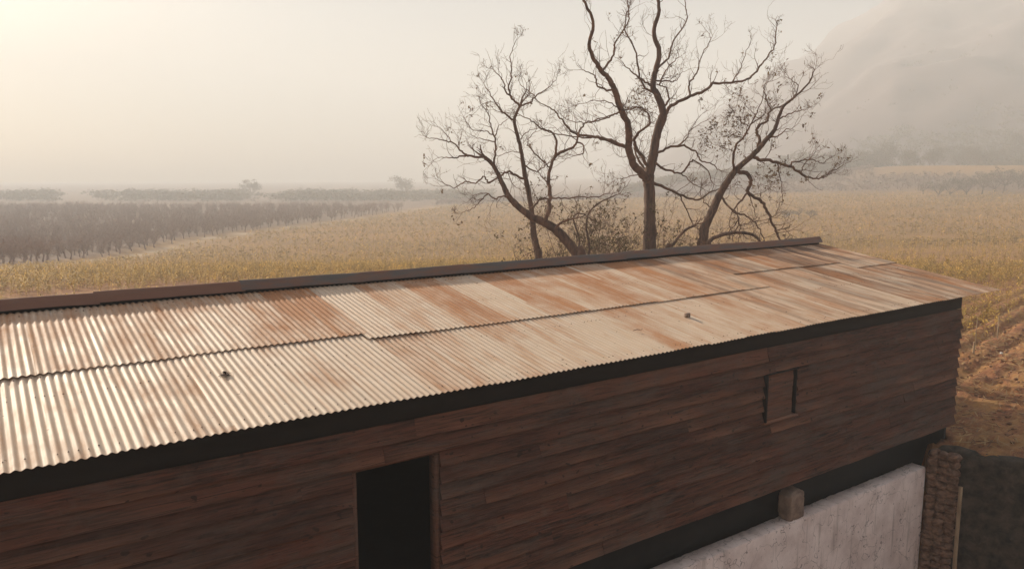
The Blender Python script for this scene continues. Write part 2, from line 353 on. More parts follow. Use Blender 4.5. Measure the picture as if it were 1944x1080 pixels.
for n in range(-5, 22):
    u0 = 1.0 + WID * n; u1 = u0 + WID + PITCHC * 1.0
    if n == 21: u1 = 17.0
    lap = 8.95 if n < 4 else (8.76 if n < 15 else (9.62 if n < 20 else 9.2))
    jit = rnd.uniform(-0.012, 0.012); dk = 0.0 if n < 13 else (0.55 if n < 19 else 0.9)
    m = sheet(u0, u1, lap + jit, 11.2, 0.011 + rnd.uniform(0, 0.006), 0.0, up[n], rnd.random(), dk, 14)
    child(m, 'roof_sheet', M['roof'], roof, True)
    m = sheet(u0, u1, EV + rnd.uniform(-0.012, 0.012), lap + 0.15, 0.0, -0.006, lo[n], rnd.random(), dk * 0.7, 14)
    child(m, 'roof_sheet', M['roof'], roof, True)
for n in range(0, 9):                                   # back slope, wide sheets
    u0 = -2.6 + n * 2.18; m = sheet(u0, min(u0 + 2.2, 17.0), 11.2, BV, 0, 0, .55, rnd.random(), .3, 8); child(m, 'roof_sheet', M['roof'], roof, True)
# ridge capping in lapped lengths
cu = -2.6; k = 0
while cu < 16.98:
    L = 1.85 if k else 1.9; c2 = min(cu + L + 0.05, 16.99); lift = 0.003 + rnd.uniform(0, 0.012); tilt_ = rnd.uniform(-0.006, 0.006); m = MB()
    us = np.linspace(cu, c2, 13); prof = [(-0.100, -0.128), (-0.062, -0.066), (-0.022, -0.006), (0.0, 0.004), (0.05, -0.006), (0.25, -0.150)]
    P = np.array([[(a, 11.16 + q[0], 3.780 + lift + q[1] * (1 + 0.08 * nz(a * 2, q[0] * 9)) + tilt_ * (a - cu) + 0.008 * nz(a * 1.1, k) + 0.018 * nz(a * 0.22, 1.3)) for q in prof] for a in us])
    i = np.arange(13 * 6).reshape(13, 6); Fq = np.stack([i[:-1, :-1], i[1:, :-1], i[1:, 1:], i[:-1, 1:]], -1).reshape(-1, 4)
    red = 0.8 if cu < 2.6 else (0.42 if cu < 12 else 0.6)
    m.add(P, Fq, [red, 0, 0, 1]); P2 = P.copy(); P2[..., 2] -= 0.004; m.add(P2, Fq[:, ::-1], [red, 0, 0, 1])
    child(m, 'ridge_cap', M['cap'], roof, False); cu += L; k += 1

# nail heads along the purlins
m = MB(); rn = random.Random(31)
for vv in (7.13, 8.35, 8.86, 9.75, 10.9):
    for k in range(-30, 223):
        if rn.random() < 0.62: continue
        uu = k * PITCHC + rn.uniform(-.003, .003); v_ = vv + rn.uniform(-.02, .02); rr_ = rn.uniform(.006, .011); z = roof_z(v_) + AMP + 0.010 + 0.018 * nz(uu * 0.22, 1.3)
        a6 = [(uu + rr_ * math.cos(q * 1.047), v_ + rr_ * math.sin(q * 1.047)) for q in range(6)]
        m.add([(x_, y_, z - .006) for x_, y_ in a6] + [(uu, v_, z + .007)], [(q, (q + 1) % 6, 6) for q in range(6)])
M['nail'] = mat_simple('rusted_nail', (0.06, 0.03, 0.02), (0.14, 0.07, 0.04), 30, 0.8, 0)
o = child(m, 'roof_nails', M['nail'], roof); tag(o, kind='stuff')

# boarded front wall
ZB, RH, WU0, WU1 = 0.31, 0.196, -2.3, 15.93
def planks(u0, u1, z0, z1, y, rowh, seed, mats, out=-1.0, gapmin=4.0, gapmax=8.5, holes=(), lean=0.048):
    m = MB(); r = random.Random(seed); z = z0; ri = 0
    while z < z1 - 0.02:
        zt = min(z + rowh, z1)
        cuts = [u0]; a = u0 + r.uniform(0.4, gapmax)
        while a < u1 - 0.4: cuts.append(a); a += r.uniform(gapmin, gapmax)
        cuts.append(u1)
        for a, b in zip(cuts[:-1], cuts[1:]):
            spans = [(a, b)]
            for (h0, h1, k0, k1) in holes:
                if z + 0.05 < k1 and zt - 0.05 > k0:
                    nx = []
                    for (p, q) in spans:
                        if q <= h0 or p >= h1: nx.append((p, q)); continue
                        if p < h0 - 0.01: nx.append((p, h0))
                        if q > h1 + 0.01: nx.append((h1, q))
                    spans = nx
            tint = [max(0, r.gauss(0.30, 0.20)), r.random(), max(0, r.gauss(-0.05, 0.22)), 1]; s = r.uniform(0, 50); tip = r.uniform(-0.004, 0.012); drop = r.uniform(-0.008, 0.008)
            for (p, q) in spans:
                p2, q2 = p + 0.0015, q - 0.0015
                if q == u1 and u1 > 12: q2 += r.uniform(-0.03, 0.03)
                nx_ = max(3, int((q2 - p2) / 0.14)); xs = np.linspace(p2, q2, nx_ + 1)
                rows = []
                for xq in xs:
                    wz = 0.016 * nz(xq * 0.9, s) + 0.010 * nz(xq * 4, s) + drop; wy = 0.008 * nz(xq * 0.8, s, 3) + tip
                    top = zt + 0.012; bt = z + wz
                    rows.append([(xq, y - out * 0.0, top), (xq, y + out * (0.010 + wy * 0.5), z + (top - z) * 0.62), (xq, y + out * (lean + wy + 0.004 * nz(xq * 3, s, 8)), bt + 0.006), (xq, y + out * (lean + wy - 0.003), bt), (xq, y - out * 0.004, bt + 0.002)])
                P = np.array(rows); i = np.arange(P.shape[0] * 5).reshape(-1, 5); Fq = np.stack([i[:-1, :-1], i[:-1, 1:], i[1:, 1:], i[1:, :-1]], -1).reshape(-1, 4)
                if out > 0: Fq = Fq[:, ::-1]
                cc = np.tile(np.array(tint, float), (len(P), 5, 1)); lip_wear_light = np.array([max(0, nz(xq * 0.9, s, 20) * 2.2 + 0.1) for xq in xs]); cc[:, 3:5, 2] += lip_wear_light[:, None] * 1.3; cc[:, 2, 2] += lip_wear_light * 0.8; cc[:, 3:5, 0] *= (1 - np.clip(lip_wear_light, 0, 1))[:, None]  # paler lips: some wear, plus soft highlights painted along the lower edges
                m.add(P, Fq, cc.reshape(-1, 4));
                for e in (0, -1): m.add(P[e], [(0, 1, 2, 3, 4)], tint)
        z = zt; ri += 1
    return m
YW = 7.22
WIN = (9.74, 10.56, 1.486, 2.27); DOOR = (2.98, 4.02, 0.31, 2.27)
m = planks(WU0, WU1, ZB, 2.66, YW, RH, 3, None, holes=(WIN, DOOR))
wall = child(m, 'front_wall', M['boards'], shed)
m = MB()                                                 # backing behind the boards, with the two openings left free
def strip(a, b, c, d): m.box(a, b, YW + 0.012, YW + 0.11, c, d)
strip(WU0, DOOR[0], ZB, 2.64); strip(DOOR[0], DOOR[1], DOOR[3], 2.64); strip(DOOR[1], WIN[0], ZB, 2.64); strip(WIN[1], WU1 - 0.02, ZB, 2.64); strip(WIN[0], WIN[1], ZB, WIN[2]); strip(WIN[0], WIN[1], WIN[3], 2.64)
child(m, 'wall_lining', M['black'], wall)
m = MB(); m.box(WU0, WU1, 7.235, 7.30, 2.672, 2.985); child(m, 'eave_gap_strip', M['black'], shed)  # black strip standing in for the shaded open gap under the eave
# end and back walls
zs = lambda v: roof_z(v) - 0.13
for uu in (WU0 + 0.02, WU1 - 0.1):
    m = MB(); prof = [(7.302, ZB), (15.05, ZB), (15.05, zs(15.05)), (11.13, zs(11.13)), (7.302, zs(7.335))]
    P = [(uu, a, b) for a, b in prof] + [(uu + .08, a, b) for a, b in prof]
    m.add(P, [(0, 1, 2, 3, 4), (9, 8, 7, 6, 5)], [0.3, 0.4, 0, 1]); m.add(P, [(k, k + 5, (k + 1) % 5 + 5, (k + 1) % 5) for k in range(5)], [0.3, 0.4, 0, 1])
    child(m, 'end_wall', M['boards'], shed)
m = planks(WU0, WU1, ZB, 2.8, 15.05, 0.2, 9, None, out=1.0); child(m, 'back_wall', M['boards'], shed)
m = MB(); m.box(WU0, WU1, 7.34, 15.0, 0.20, 0.305); child(m, 'floor_deck', M['black'], shed)
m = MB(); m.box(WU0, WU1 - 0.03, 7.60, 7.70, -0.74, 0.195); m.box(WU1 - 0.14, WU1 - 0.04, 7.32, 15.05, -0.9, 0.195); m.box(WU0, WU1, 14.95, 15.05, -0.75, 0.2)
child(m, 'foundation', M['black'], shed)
# shuttered window
win = empty('window'); win.parent = shed; win.location = Vector((10.15, YW, 1.9)) - shed.location
m = MB(); a, b, c, d = WIN; t = 0.018
m.box(a - 0.006, a + 0.030, YW - 0.078, YW + 0.13, c + t, d - 0.026); m.box(b - t, b, YW - 0.030, YW + 0.13, c + t, d - t); m.box(a, b, YW - 0.062, YW + 0.13, d - 0.026, d); child(m, 'window_frame', M['black'], win)
m = MB(); m.box(a - 0.01, b + 0.01, YW - 0.080, YW + 0.13, c - 0.016, c - 0.001 + t, [0, .3, 1.3, 1]); child(m, 'sill', M['boards'], win)
m = planks(a + 0.036, b - t - 0.075, c + t + 0.004, d - 0.03, YW - 0.012, 0.235, 12, None, lean=0.008); 
for q in m.c: q[:, 2] = 0.42; q[:, 0] = 0
child(m, 'shutter', M['boards'], win)
m = MB(); m.box(b - t - 0.08, b - t - 0.003, YW + 0.08, YW + 0.12, c + t + 0.003, d - 0.029); child(m, 'jamb', M['black'], win)
# dark doorway
dr = empty('doorway'); dr.parent = shed; dr.location = Vector((3.5, YW, 0.31)) - shed.location
m = MB(); a, b, c, d = DOOR
m.box(a, a + 0.05, YW + 0.0, YW + 0.14, c, d - 0.05); m.box(b - 0.05, b, YW + 0.0, YW + 0.14, c, d - 0.05); m.box(a, b, YW - 0.003, YW + 0.14, d - 0.05, d); child(m, 'door_frame', M['boards'], dr)
m = MB(); m.box(a + 0.05, b - 0.05, YW - 0.02, YW + 0.14, c - 0.04, c - 0.002); child(m, 'threshold', M['boards'], dr)


# plinth wall below the dark gap
m = MB(); us = np.linspace(-2.3, 14.86, 420)
def wallstrip(us, y0, y1, zb, zt_f, col):
    P = np.array([[(a, y0 + 0.01 * nz(a * 2, 1), zb), (a, y0 + 0.008 * nz(a * 3, 4), zt_f(a) - 0.02), (a, y0 + 0.02, zt_f(a)), (a, y1 - 0.02, zt_f(a) + 0.006 * nz(a * 5, 9)), (a, y1, zt_f(a) - 0.02), (a, y1, zb)] for a in us])
    i = np.arange(len(us) * 6).reshape(-1, 6); return P, np.stack([i[:-1, :-1], i[:-1, 1:], i[1:, 1:], i[1:, :-1]], -1).reshape(-1, 4)[:, ::-1]
P, Fq = wallstrip(us, 7.16, 7.46, -3.0, lambda a: -0.37 + 0.014 * nz(a * 1.2, 2) + 0.014 * nz(a * 7, 5), None); m.add(P, Fq); m.add(P[-1], [(0, 1, 2, 3, 4, 5)]); m.add(P[0], [(5, 4, 3, 2, 1, 0)])
child(m, 'plinth_wall', M['plaster'], shed)

# ------------------------------------------------------------------ yard side: bank wall, rubble pier, stone, pole
def lumpy(us, vs, fn, mat, name, label, cat): pass
m = MB(); n1, n2 = 60, 26
vs = np.linspace(7.05, -6, n1); P = []
for v_ in vs:
    r_ = []
    for k in range(n2):
        t = k / (n2 - 1)
        if t < 0.7: zz = -3.0 + t / 0.7 * 2.99; off = 0.10 * (1 - t / 0.7) * -1
        else: zz = -0.01 + 0.045 * math.sin((t - 0.7) / 0.3 * math.pi); off = (t - 0.7) / 0.3 * 0.42
        uu = float(edge_u(np.array(v_))) - 0.06 + off + 0.05 * nz(v_ * 1.6, zz * 1.6, 5) + 0.025 * nz(v_ * 6, zz * 6, 2) + 0.05 * nz(v_ * 0.9, 3)
        r_.append((uu, v_, zz + (0.045 * nz(v_ * 3, t * 5, 6) + 0.03 * nz(v_ * 1.1, 2) if t > 0.6 else 0)))
    P.append(r_)
P = np.array(P); i = np.arange(n1 * n2).reshape(n1, n2); Fq = np.stack([i[:-1, :-1], i[:-1, 1:], i[1:, 1:], i[1:, :-1]], -1).reshape(-1, 4)
m.add(P, Fq); o = m.build('retaining_wall', M['mossy'], smooth=True, loc=(15.1, 4, -3)); tag(o, 'dark mossy earth retaining wall holding the bank beside the shed corner', 'retaining wall')
m = MB(); r = random.Random(4)
def rock(m, cx, cy, cz, sx, sy, sz, seed, sub=2, col=None, pw=0.8, am=1.0):
    me = bpy.data.meshes.get('_ico%d' % sub)
    import bmesh
    bm = bmesh.new(); bmesh.ops.create_icosphere(bm, subdivisions=sub, radius=1)
    V_ = np.array([v.co[:] for v in bm.verts]); Fa = np.array([[q.index for q in f.verts] for f in bm.faces]); bm.free()
    d = np.array([1 + 0.28 * am * nz(a[0] * 1.3 + seed, a[1] * 1.3, a[2] * 1.3) + 0.1 * nz(a[0] * 4, a[1] * 4 + seed, a[2] * 4) for a in V_])
    V_ = np.sign(V_) * np.abs(V_) ** pw * d[:, None] * [sx, sy, sz] + [cx, cy, cz]; m.add(V_, Fa, col)
for zi in range(20):
    for q in range(3):
        rock(m, 14.93 + r.uniform(-0.02, 0.02) + 0.05 * q, 7.05 - q * 0.16, -2.92 + zi * 0.15, 0.115 + r.uniform(-.03, .03), 0.10 + r.uniform(0, .03), 0.085 + r.uniform(0, .015), zi * 7 + q * 3.3)
o = m.build('stone_pier', M['rubble'], smooth=True, loc=(15.0, 6.9, -3)); tag(o, 'rough brown rubble stone pier at the shed corner next to the white wall', 'pier')
m = MB(); rock(m, 10.76, 7.31, -0.13, 0.20, 0.14, 0.255, 3.3, 4, None, 0.42, 0.3); o = m.build('stone_block', M['stone'], smooth=True, loc=(10.76, 7.31, -0.37)); tag(o, 'upright brown stone block standing in the dark gap on top of the white wall', 'stone block')
m = MB(); tube(m, [(14.88, 6.5, -0.55), (14.80, 6.46, -1.8), (14.72, 6.4, -3.0)], [0.035, 0.036, 0.037], 8); o = m.build('pole', M['post'], loc=(14.72, 6.4, -3)); tag(o, 'thin pale pole leaning against the rubble pier', 'pole')
# yard floor is part of the ground sheet

# ------------------------------------------------------------------ small things lying on the roof
def on_roof(u, v): return roof_z(v) + 0.012
m = MB(); bz = on_roof(8.83, 7.98)
V_ = np.array([(-.035, -.03, 0), (.035, -.03, 0), (.035, .03, 0), (-.035, .03, 0), (-.04, -.032, .06), (.034, -.028, .068), (.036, .03, .064), (-.036, .034, .056)]) * [1.0, 1.0, 1.0] + [8.83, 7.98, bz - 0.006]
m.add(V_, [(3, 2, 1, 0), (4, 5, 6, 7), (0, 1, 5, 4), (1, 2, 6, 5), (2, 3, 7, 6), (3, 0, 4, 7)])
o = m.build('small_stone', M['stone'], loc=(8.83, 7.98, bz)); tag(o, 'small squarish stone lying on the sunlit corrugated roof', 'stone')
m = MB(); r = random.Random(8); bz = on_roof(2.02, 8.27)
for k in range(9):
    c0 = np.array([2.02 + r.uniform(-.05, .05), 8.27 + r.uniform(-.05, .05), bz + r.uniform(0.004, .03)]); d1 = np.array([r.uniform(-1, 1), r.uniform(-1, 1), r.uniform(-.2, .6)]); d1 /= np.linalg.norm(d1); d2 = np.cross(d1, [r.uniform(-.5, .5), r.uniform(-.5, .5), 1]); d2 /= np.linalg.norm(d2)
    L, W_ = r.uniform(.03, .055), r.uniform(.012, .02); up_ = np.cross(d1, d2)
    m.add([c0 - d1 * L, c0 - d2 * W_ + up_ * .008, c0 + d1 * L, c0 + d2 * W_ + up_ * .008], [(0, 1, 2, 3)], [0.0, 0, 0, 1])
    m.add([c0 - d1 * L - up_ * .002, c0 - d2 * W_ + up_ * .006, c0 + d1 * L - up_ * .002, c0 + d2 * W_ + up_ * .006], [(3, 2, 1, 0)], [0.0, 0, 0, 1])
tube(m, [(1.95, 8.25, bz + .004), (2.03, 8.29, bz + .022), (2.11, 8.30, bz + .012)], [.003, .003, .002], 5)
M['deadleaf'] = mat_simple('dead_brown_leaf', (0.035, 0.012, 0.006), (0.10, 0.04, 0.02), 30, 0.8, 0)
o = m.build('dead_leaf', M['deadleaf'], loc=(2.02, 8.27, bz)); tag(o, 'curled dark brown dead leaf clump on the pale lower roof sheets', 'leaf')
m = MB(); bz = on_roof(7.57, 7.77); tube(m, [(7.52, 7.80, bz), (7.57, 7.77, bz + .018), (7.62, 7.73, bz + .004)], [.004, .006, .003], 6)
o = m.build('twig', M['deadleaf'], loc=(7.57, 7.77, bz)); tag(o, 'tiny dark twig lying on the rusty sheet of the roof', 'twig')

# ------------------------------------------------------------------ bare trees behind the shed
def smooth_poly(P, n=4, wig=0.0, seed=0.0):
    P = [np.array(p, float) for p in P]; out = []
    Q = [2 * P[0] - P[1]] + P + [2 * P[-1] - P[-2]]
    for a, b, c, d in zip(Q[:-3], Q[1:-2], Q[2:-1], Q[3:]):
        for k in range(n):
            t = k / n; out.append(0.5 * ((2 * b) + (c - a) * t + (2 * a - 5 * b + 4 * c - d) * t * t + (3 * b - a - 3 * c + d) * t ** 3))
    out.append(P[-1]); out = np.array(out)
    if wig:
        for j in range(1, len(out)): out[j] += np.array([nz(j * 0.71, seed), nz(j * 0.71, seed + 9), nz(j * 0.71, seed + 17)]) * wig
    return out
def unit(a): return a / (np.linalg.norm(a) + 1e-9)
def grow(mb, p, d, L, r, depth, rg, leafs=None, leafp=0.0, up=0.25, sides=5, density=1.0):
    n = 6 if depth > 0 else 5; pts = [p]; q = p.copy(); dd = unit(d)
    for k in range(n):
        dd = unit(dd + rg.normal(0, 0.24, 3) + np.array([0, 0, up * 0.25])); q = q + dd * L / n; pts.append(q)
    tube(mb, pts, np.linspace(r, max(r * 0.35, 0.0028), n + 1), sides if r > 0.012 else (4 if r > 0.006 else 3), [rg.rand(), 0, 0, 1])
    if depth > 0:
        for k in range(max(1, int(rg.poisson(3.2 * density)))):
            j = rg.randint(1, n + 1); t = unit(pts[j] - pts[j - 1]); s = unit(rg.normal(0, 1, 3)); s = unit(s - t * s.dot(t)); a = rg.uniform(0.5, 1.15)
            grow(mb, pts[j], t * math.cos(a) + s * math.sin(a), L * rg.uniform(0.4, 0.72), max(r * (1 - 0.6 * j / n) * 0.62, 0.003), depth - 1, rg, leafs, leafp, up, sides, density)
    elif leafs is not None and rg.rand() < leafp:
        for k in range(rg.randint(2, 6)): leaf(leafs, pts[rg.randint(2, n + 1)] + rg.normal(0, 0.03, 3), rg, rg.uniform(0.025, 0.06))
def leaf(mb, c, rg, s):
    a = unit(rg.normal(0, 1, 3)); b = unit(np.cross(a, rg.normal(0, 1, 3))); nrm = np.cross(a, b)
    mb.add([c - a * s, c - b * s * 0.42 + nrm * s * 0.2, c + a * s, c + b * s * 0.42 + nrm * s * 0.2], [(0, 1, 2, 3)], [rg.rand(), 0, 0, 1])
def zp(pts, off): return [(off[0] + x / 2.92, off[1] + y / 2.92) for x, y in pts]
OA, OB = (800, 130), (1200, 130)
class Tree:
    """limbs follow the branching seen in the photograph; every limb swings in depth on its own, and all finer wood grows in three dimensions"""
    def __init__(s, depth, seed): s.D = depth; s.rg = np.random.RandomState(seed); s.seed = seed; s.limbs = []; s.tr = MB(); s.cr = MB(); s.lv = MB()
    def limb(s, pts, r0, r1, off, trunk=False, base=None, swing=None, twigs=1.0, leafp=0.0, ext=None):
        px = zp(pts, off) if off else pts
        d = s.D
        if s.limbs and not trunk:
            best = None
            for L in s.limbs:
                for (q, P3, r) in L:
                    e = (q[0] - px[0][0]) ** 2 + (q[1] - px[0][1]) ** 2
                    if best is None or e < best[0]: best = (e, q, P3, r)
            P0 = best[2]; x0, y0 = view_xy(P0[0], P0[1]); d = y0; px = [best[1]] + (px[1:] if best[0] < 400 else px)
        sw = s.rg.uniform(-0.75, 0.75) if swing is None else swing
        m = d / FPX; ln = 0; q3 = []
        for k, p in enumerate(px):
            if k: ln += math.hypot(p[0] - px[k - 1][0], p[1] - px[k - 1][1]) * m
            dd = d + sw * ln + (0 if trunk else 0.12 * math.sin(ln * 2.3 + s.seed))
            q3.append(np.array(at(p[0], p[1], dd)))
        if base is not None: q3 = [np.array(base)] + q3; px = [px[0]] + px
        P3 = smooth_poly(q3, 5, 0.055 if not trunk else 0.02, s.seed + len(s.limbs) * 3.7)
        PX = smooth_poly([np.array(p) for p in px], 5)
        rad = np.linspace(0, 1, len(P3)) ** 0.85; rad = (r0 + (r1 - r0) * rad) * 1.12
        rad = rad * (1 + 0.07 * np.array([nz(k * 0.6, s.seed, len(s.limbs)) for k in range(len(P3))]))
        tube(s.tr if trunk else s.cr, P3, rad, 12 if r0 > 0.09 else (8 if r0 > 0.04 else 6), [0.5, 0, 0, 1], 0.10 if r0 > 0.06 else 0.05)
        s.limbs.append([(tuple(a), b, c) for a, b, c in zip(PX, P3, rad)])
        # finer wood
        acc = 0; nxt = s.rg.uniform(0.1, 0.3); tot = np.linalg.norm(np.diff(P3, axis=0), axis=1).sum(); start = 0.45 * tot if trunk else 0.12 * tot
        for k in range(1, len(P3)):
            acc += np.linalg.norm(P3[k] - P3[k - 1])
            if acc > start and acc > nxt and twigs > 0:
                nxt = acc + s.rg.uniform(0.13, 0.34) / twigs; t = unit(P3[k] - P3[k - 1]); sd = unit(s.rg.normal(0, 1, 3) + np.array([0, 0, 0.35])); sd = unit(sd - t * sd.dot(t)); a = s.rg.uniform(0.6, 1.1)
                L = s.rg.uniform(0.3, 0.95) * (0.6 + 0.4 * min(1, rad[k] / 0.03)); grow(s.cr, P3[k], t * math.cos(a) + sd * math.sin(a), L, min(rad[k] * 0.5, s.rg.uniform(0.006, 0.014)), 2 if L > 0.5 else 1, s.rg, s.lv, leafp, 0.5, 5, 0.8)
        t = unit(P3[-1] - P3[-3])
        if twigs > 0:
            for k in range(2): grow(s.cr, P3[-1], t + s.rg.normal(0, 0.35, 3), s.rg.uniform(0.3, 0.7), max(r1 * 0.8, 0.004), 2, s.rg, s.lv, leafp, 0.4, 5, 0.9)
        return P3
    def clump(s, pxy, rpx, n, depth=0):
        c = np.array(at(pxy[0], pxy[1], s.D + depth)); R_ = rpx / FPX * s.D
        for k in range(n):
            p = c + s.rg.normal(0, 0.45, 3) * R_; d = unit(s.rg.normal(0, 1, 3) + [0, 0, .6]); grow(s.cr, p - d * 0.2, d, s.rg.uniform(0.25, 0.55), 0.005, 1, s.rg, s.lv, 0.9, 0.3, 3, 0.8)
    def finish(s, label, group):
        b = np.array(s.limbs[0][0][1]); root = empty('bare_tree', (b[0], b[1], b[2])); tag(root, label, 'tree', group)
        def c(mb, nm, mat):
            if mb.n: o = mb.build(nm, mat, root, True); o.location = -root.location
        c(s.tr, 'trunk', M['bark']); c(s.cr, 'crown', M['twig']); c(s.lv, 'leaves', M['dryleaf'])
        return root
GT = 'bare trees standing behind the shed'
def gbase(px, py, D, rgt=0):
    p = at(px, py, D); return (p[0], p[1], gz(p[0], p[1]) - 0.1)

T = Tree(21.5, 11)
T.limb([(650, 1070), (640, 1000), (622, 920), (617, 850), (600, 720), (575, 600), (560, 500), (540, 400), (515, 290), (545, 210)], 0.105, 0.032, OA, True, gbase(1025, 520, 21.5), 0.0, 1.0)
for P, a, b in [([(545, 210), (500, 170), (465, 120), (450, 70), (410, 15)], .030, .010), ([(500, 170), (488, 100), (500, 15), (490, -60), (520, -150)], .026, .008), ([(545, 210), (600, 190), (640, 150), (700, 110), (745, 65)], .025, .007),
                ([(640, 160), (600, 130), (550, 90), (535, 60)], .014, .006), ([(515, 295), (450, 240), (400, 180), (370, 120), (340, 85)], .026, .008), ([(560, 470), (510, 460), (430, 485)], .014, .006),
                ([(575, 630), (520, 590), (480, 575), (430, 600), (370, 635), (350, 600), (300, 635), (240, 630), (180, 660), (120, 635)], .032, .010), ([(585, 545), (640, 570), (690, 530), (720, 520)], .020, .009),
                ([(617, 760), (660, 730), (700, 720), (760, 718), (860, 715), (960, 716), (1040, 690)], .026, .010), ([(540, 400), (590, 350), (650, 330)], .014, .007), ([(450, 240), (420, 190), (330, 200)], .010, .005)]:
    T.limb(P, a, b, OA, leafp=0.05)
T.finish('slender upright bare tree, the leftmost trunk behind the shed ridge', GT)

T = Tree(20.5, 23)
T.limb([(880, 1060), (860, 1025), (800, 950), (740, 890), (680, 855), (600, 815), (530, 760), (480, 705), (450, 640), (400, 540), (350, 490)], 0.155, 0.040, OA, True, gbase(1112, 520, 20.5), 0.0, 0.8)
for P, a, b in [([(350, 490), (260, 488), (180, 495), (110, 495)], .034, .008), ([(260, 488), (215, 450), (165, 410), (100, 395), (30, 385)], .026, .007), ([(165, 410), (150, 380), (120, 350)], .012, .006),
                ([(400, 530), (410, 450), (405, 380), (380, 310), (370, 250), (330, 200)], .026, .008), ([(405, 370), (350, 350), (280, 335), (230, 270)], .015, .006), ([(410, 410), (350, 395), (280, 375)], .014, .006), ([(405, 380), (430, 320), (480, 280)], .014, .006),
                ([(480, 710), (420, 720), (370, 695), (310, 690)], .022, .008), ([(370, 700), (320, 740), (280, 780), (230, 795)], .016, .006),
                ([(680, 855), (705, 790), (712, 700), (705, 600), (740, 490), (800, 455), (850, 430), (870, 370), (900, 310), (960, 290), (1100, 240)], .062, .010), ([(740, 490), (742, 380), (660, 330), (610, 290), (550, 262)], .030, .010),
                ([(870, 410), (900, 435), (890, 475), (850, 480)], .022, .010), ([(705, 640), (660, 590), (640, 560)], .016, .008), ([(705, 560), (680, 520), (600, 440), (590, 400), (630, 350)], .020, .008), ([(740, 890), (790, 845), (850, 830), (900, 820)], .034, .012)]:
    T.limb(P, a, b, OA, leafp=0.05)
T.finish('bare tree with a thick trunk leaning to the left behind the shed ridge', GT)

T = Tree(24.0, 37)
T.limb([(95, 1010), (100, 900), (97, 800), (97, 700), (92, 610), (103, 545), (118, 480), (130, 400), (155, 300), (172, 240), (140, 150), (115, 100), (130, 15), (150, -90), (120, -200), (150, -320), (135, -420)], 0.200, 0.040, OB, True, gbase(1232, 520, 24.0), 0.0, 0.9)
for P, a, b, of in [([(1262, 620), (1225, 585), (1180, 540), (1150, 440), (1150, 350), (1100, 210), (1065, 110), (1040, 60), (1000, 15), (950, -60), (930, -140), (950, -260), (900, -380)], .125, .030, OA), ([(130, 400), (200, 235), (230, 200), (320, 155), (420, 115), (450, 85), (550, 80), (640, 60), (690, 15), (730, -40), (790, -120), (800, -220)], .055, .016, OB),
                    ([(322, 155), (315, 90), (340, 50), (365, 15), (380, -60), (440, -160)], .030, .012, OB), ([(178, 235), (200, 170), (190, 110), (150, 92)], .034, .016, OB), ([(92, 560), (60, 500), (25, 440), (10, 400), (50, 345), (95, 300), (80, 240), (40, 215), (-10, 215)], .055, .014, OB),
                    ([(1145, 445), (1060, 412), (960, 378), (880, 372), (820, 338), (780, 285), (735, 235), (690, 210), (640, 180)], .050, .012, OA), ([(1140, 435), (1050, 398), (980, 382), (900, 385), (760, 365), (680, 345)], .040, .010, OA),
                    ([(1095, 240), (1060, 260), (1000, 285), (900, 300), (800, 285)], .026, .008, OA), ([(1120, 225), (1040, 190), (960, 180), (850, 205)], .018, .006, OA), ([(1060, 130), (980, 100), (960, 40), (900, 15)], .030, .010, OA), ([(1120, 225), (1200, 215), (1260, 240)], .024, .010, OA),
                    ([(125, 490), (180, 450), (270, 430), (350, 460), (380, 510), (440, 530), (480, 565)], .040, .012, OB), ([(250, 435), (300, 390), (330, 330), (380, 260)], .024, .007, OB), ([(325, 340), (370, 310), (430, 280)], .013, .005, OB),
                    ([(120, 510), (190, 560), (270, 580), (320, 520), (350, 515), (420, 570), (445, 640)], .036, .012, OB), ([(125, 630), (200, 670), (300, 715), (380, 725), (440, 680), (500, 670)], .048, .014, OB), ([(270, 580), (340, 640), (400, 670)], .018, .008, OB),
                    ([(115, 100), (50, 60), (0, 25), (-40, -20)], .034, .012, OB), ([(125, 65), (200, 70), (240, 70), (275, 20)], .026, .008, OB), ([(260, 700), (300, 780), (340, 870), (370, 890)], .022, .010, OB), ([(1215, 600), (1150, 600), (1100, 615)], .018, .007, OA),
                    ([(1250, 590), (1200, 500), (1180, 420), (1200, 370), (1240, 330)], .035, .014, OA), ([(130, 15), (200, -60), (230, -150), (300, -260), (290, -380)], .034, .012, OB), ([(1000, 15), (1060, -60), (1080, -150), (1150, -270), (1140, -380)], .034, .012, OA), ([(140, 150), (60, 90), (30, -10), (20, -100), (-40, -220), (-20, -330)], .034, .014, OB), ([(550, 80), (600, 10), (620, -60), (660, -150)], .018, .008, OB), ([(150, 92), (195, 0), (260, -60)], .026, .010, OB)]:
    T.limb(P, a, b, of, leafp=0.04)
T.clump((1215, 195), 28, 26)
T.finish('tallest bare tree, straight thick trunk forking above the middle of the ridge', GT)

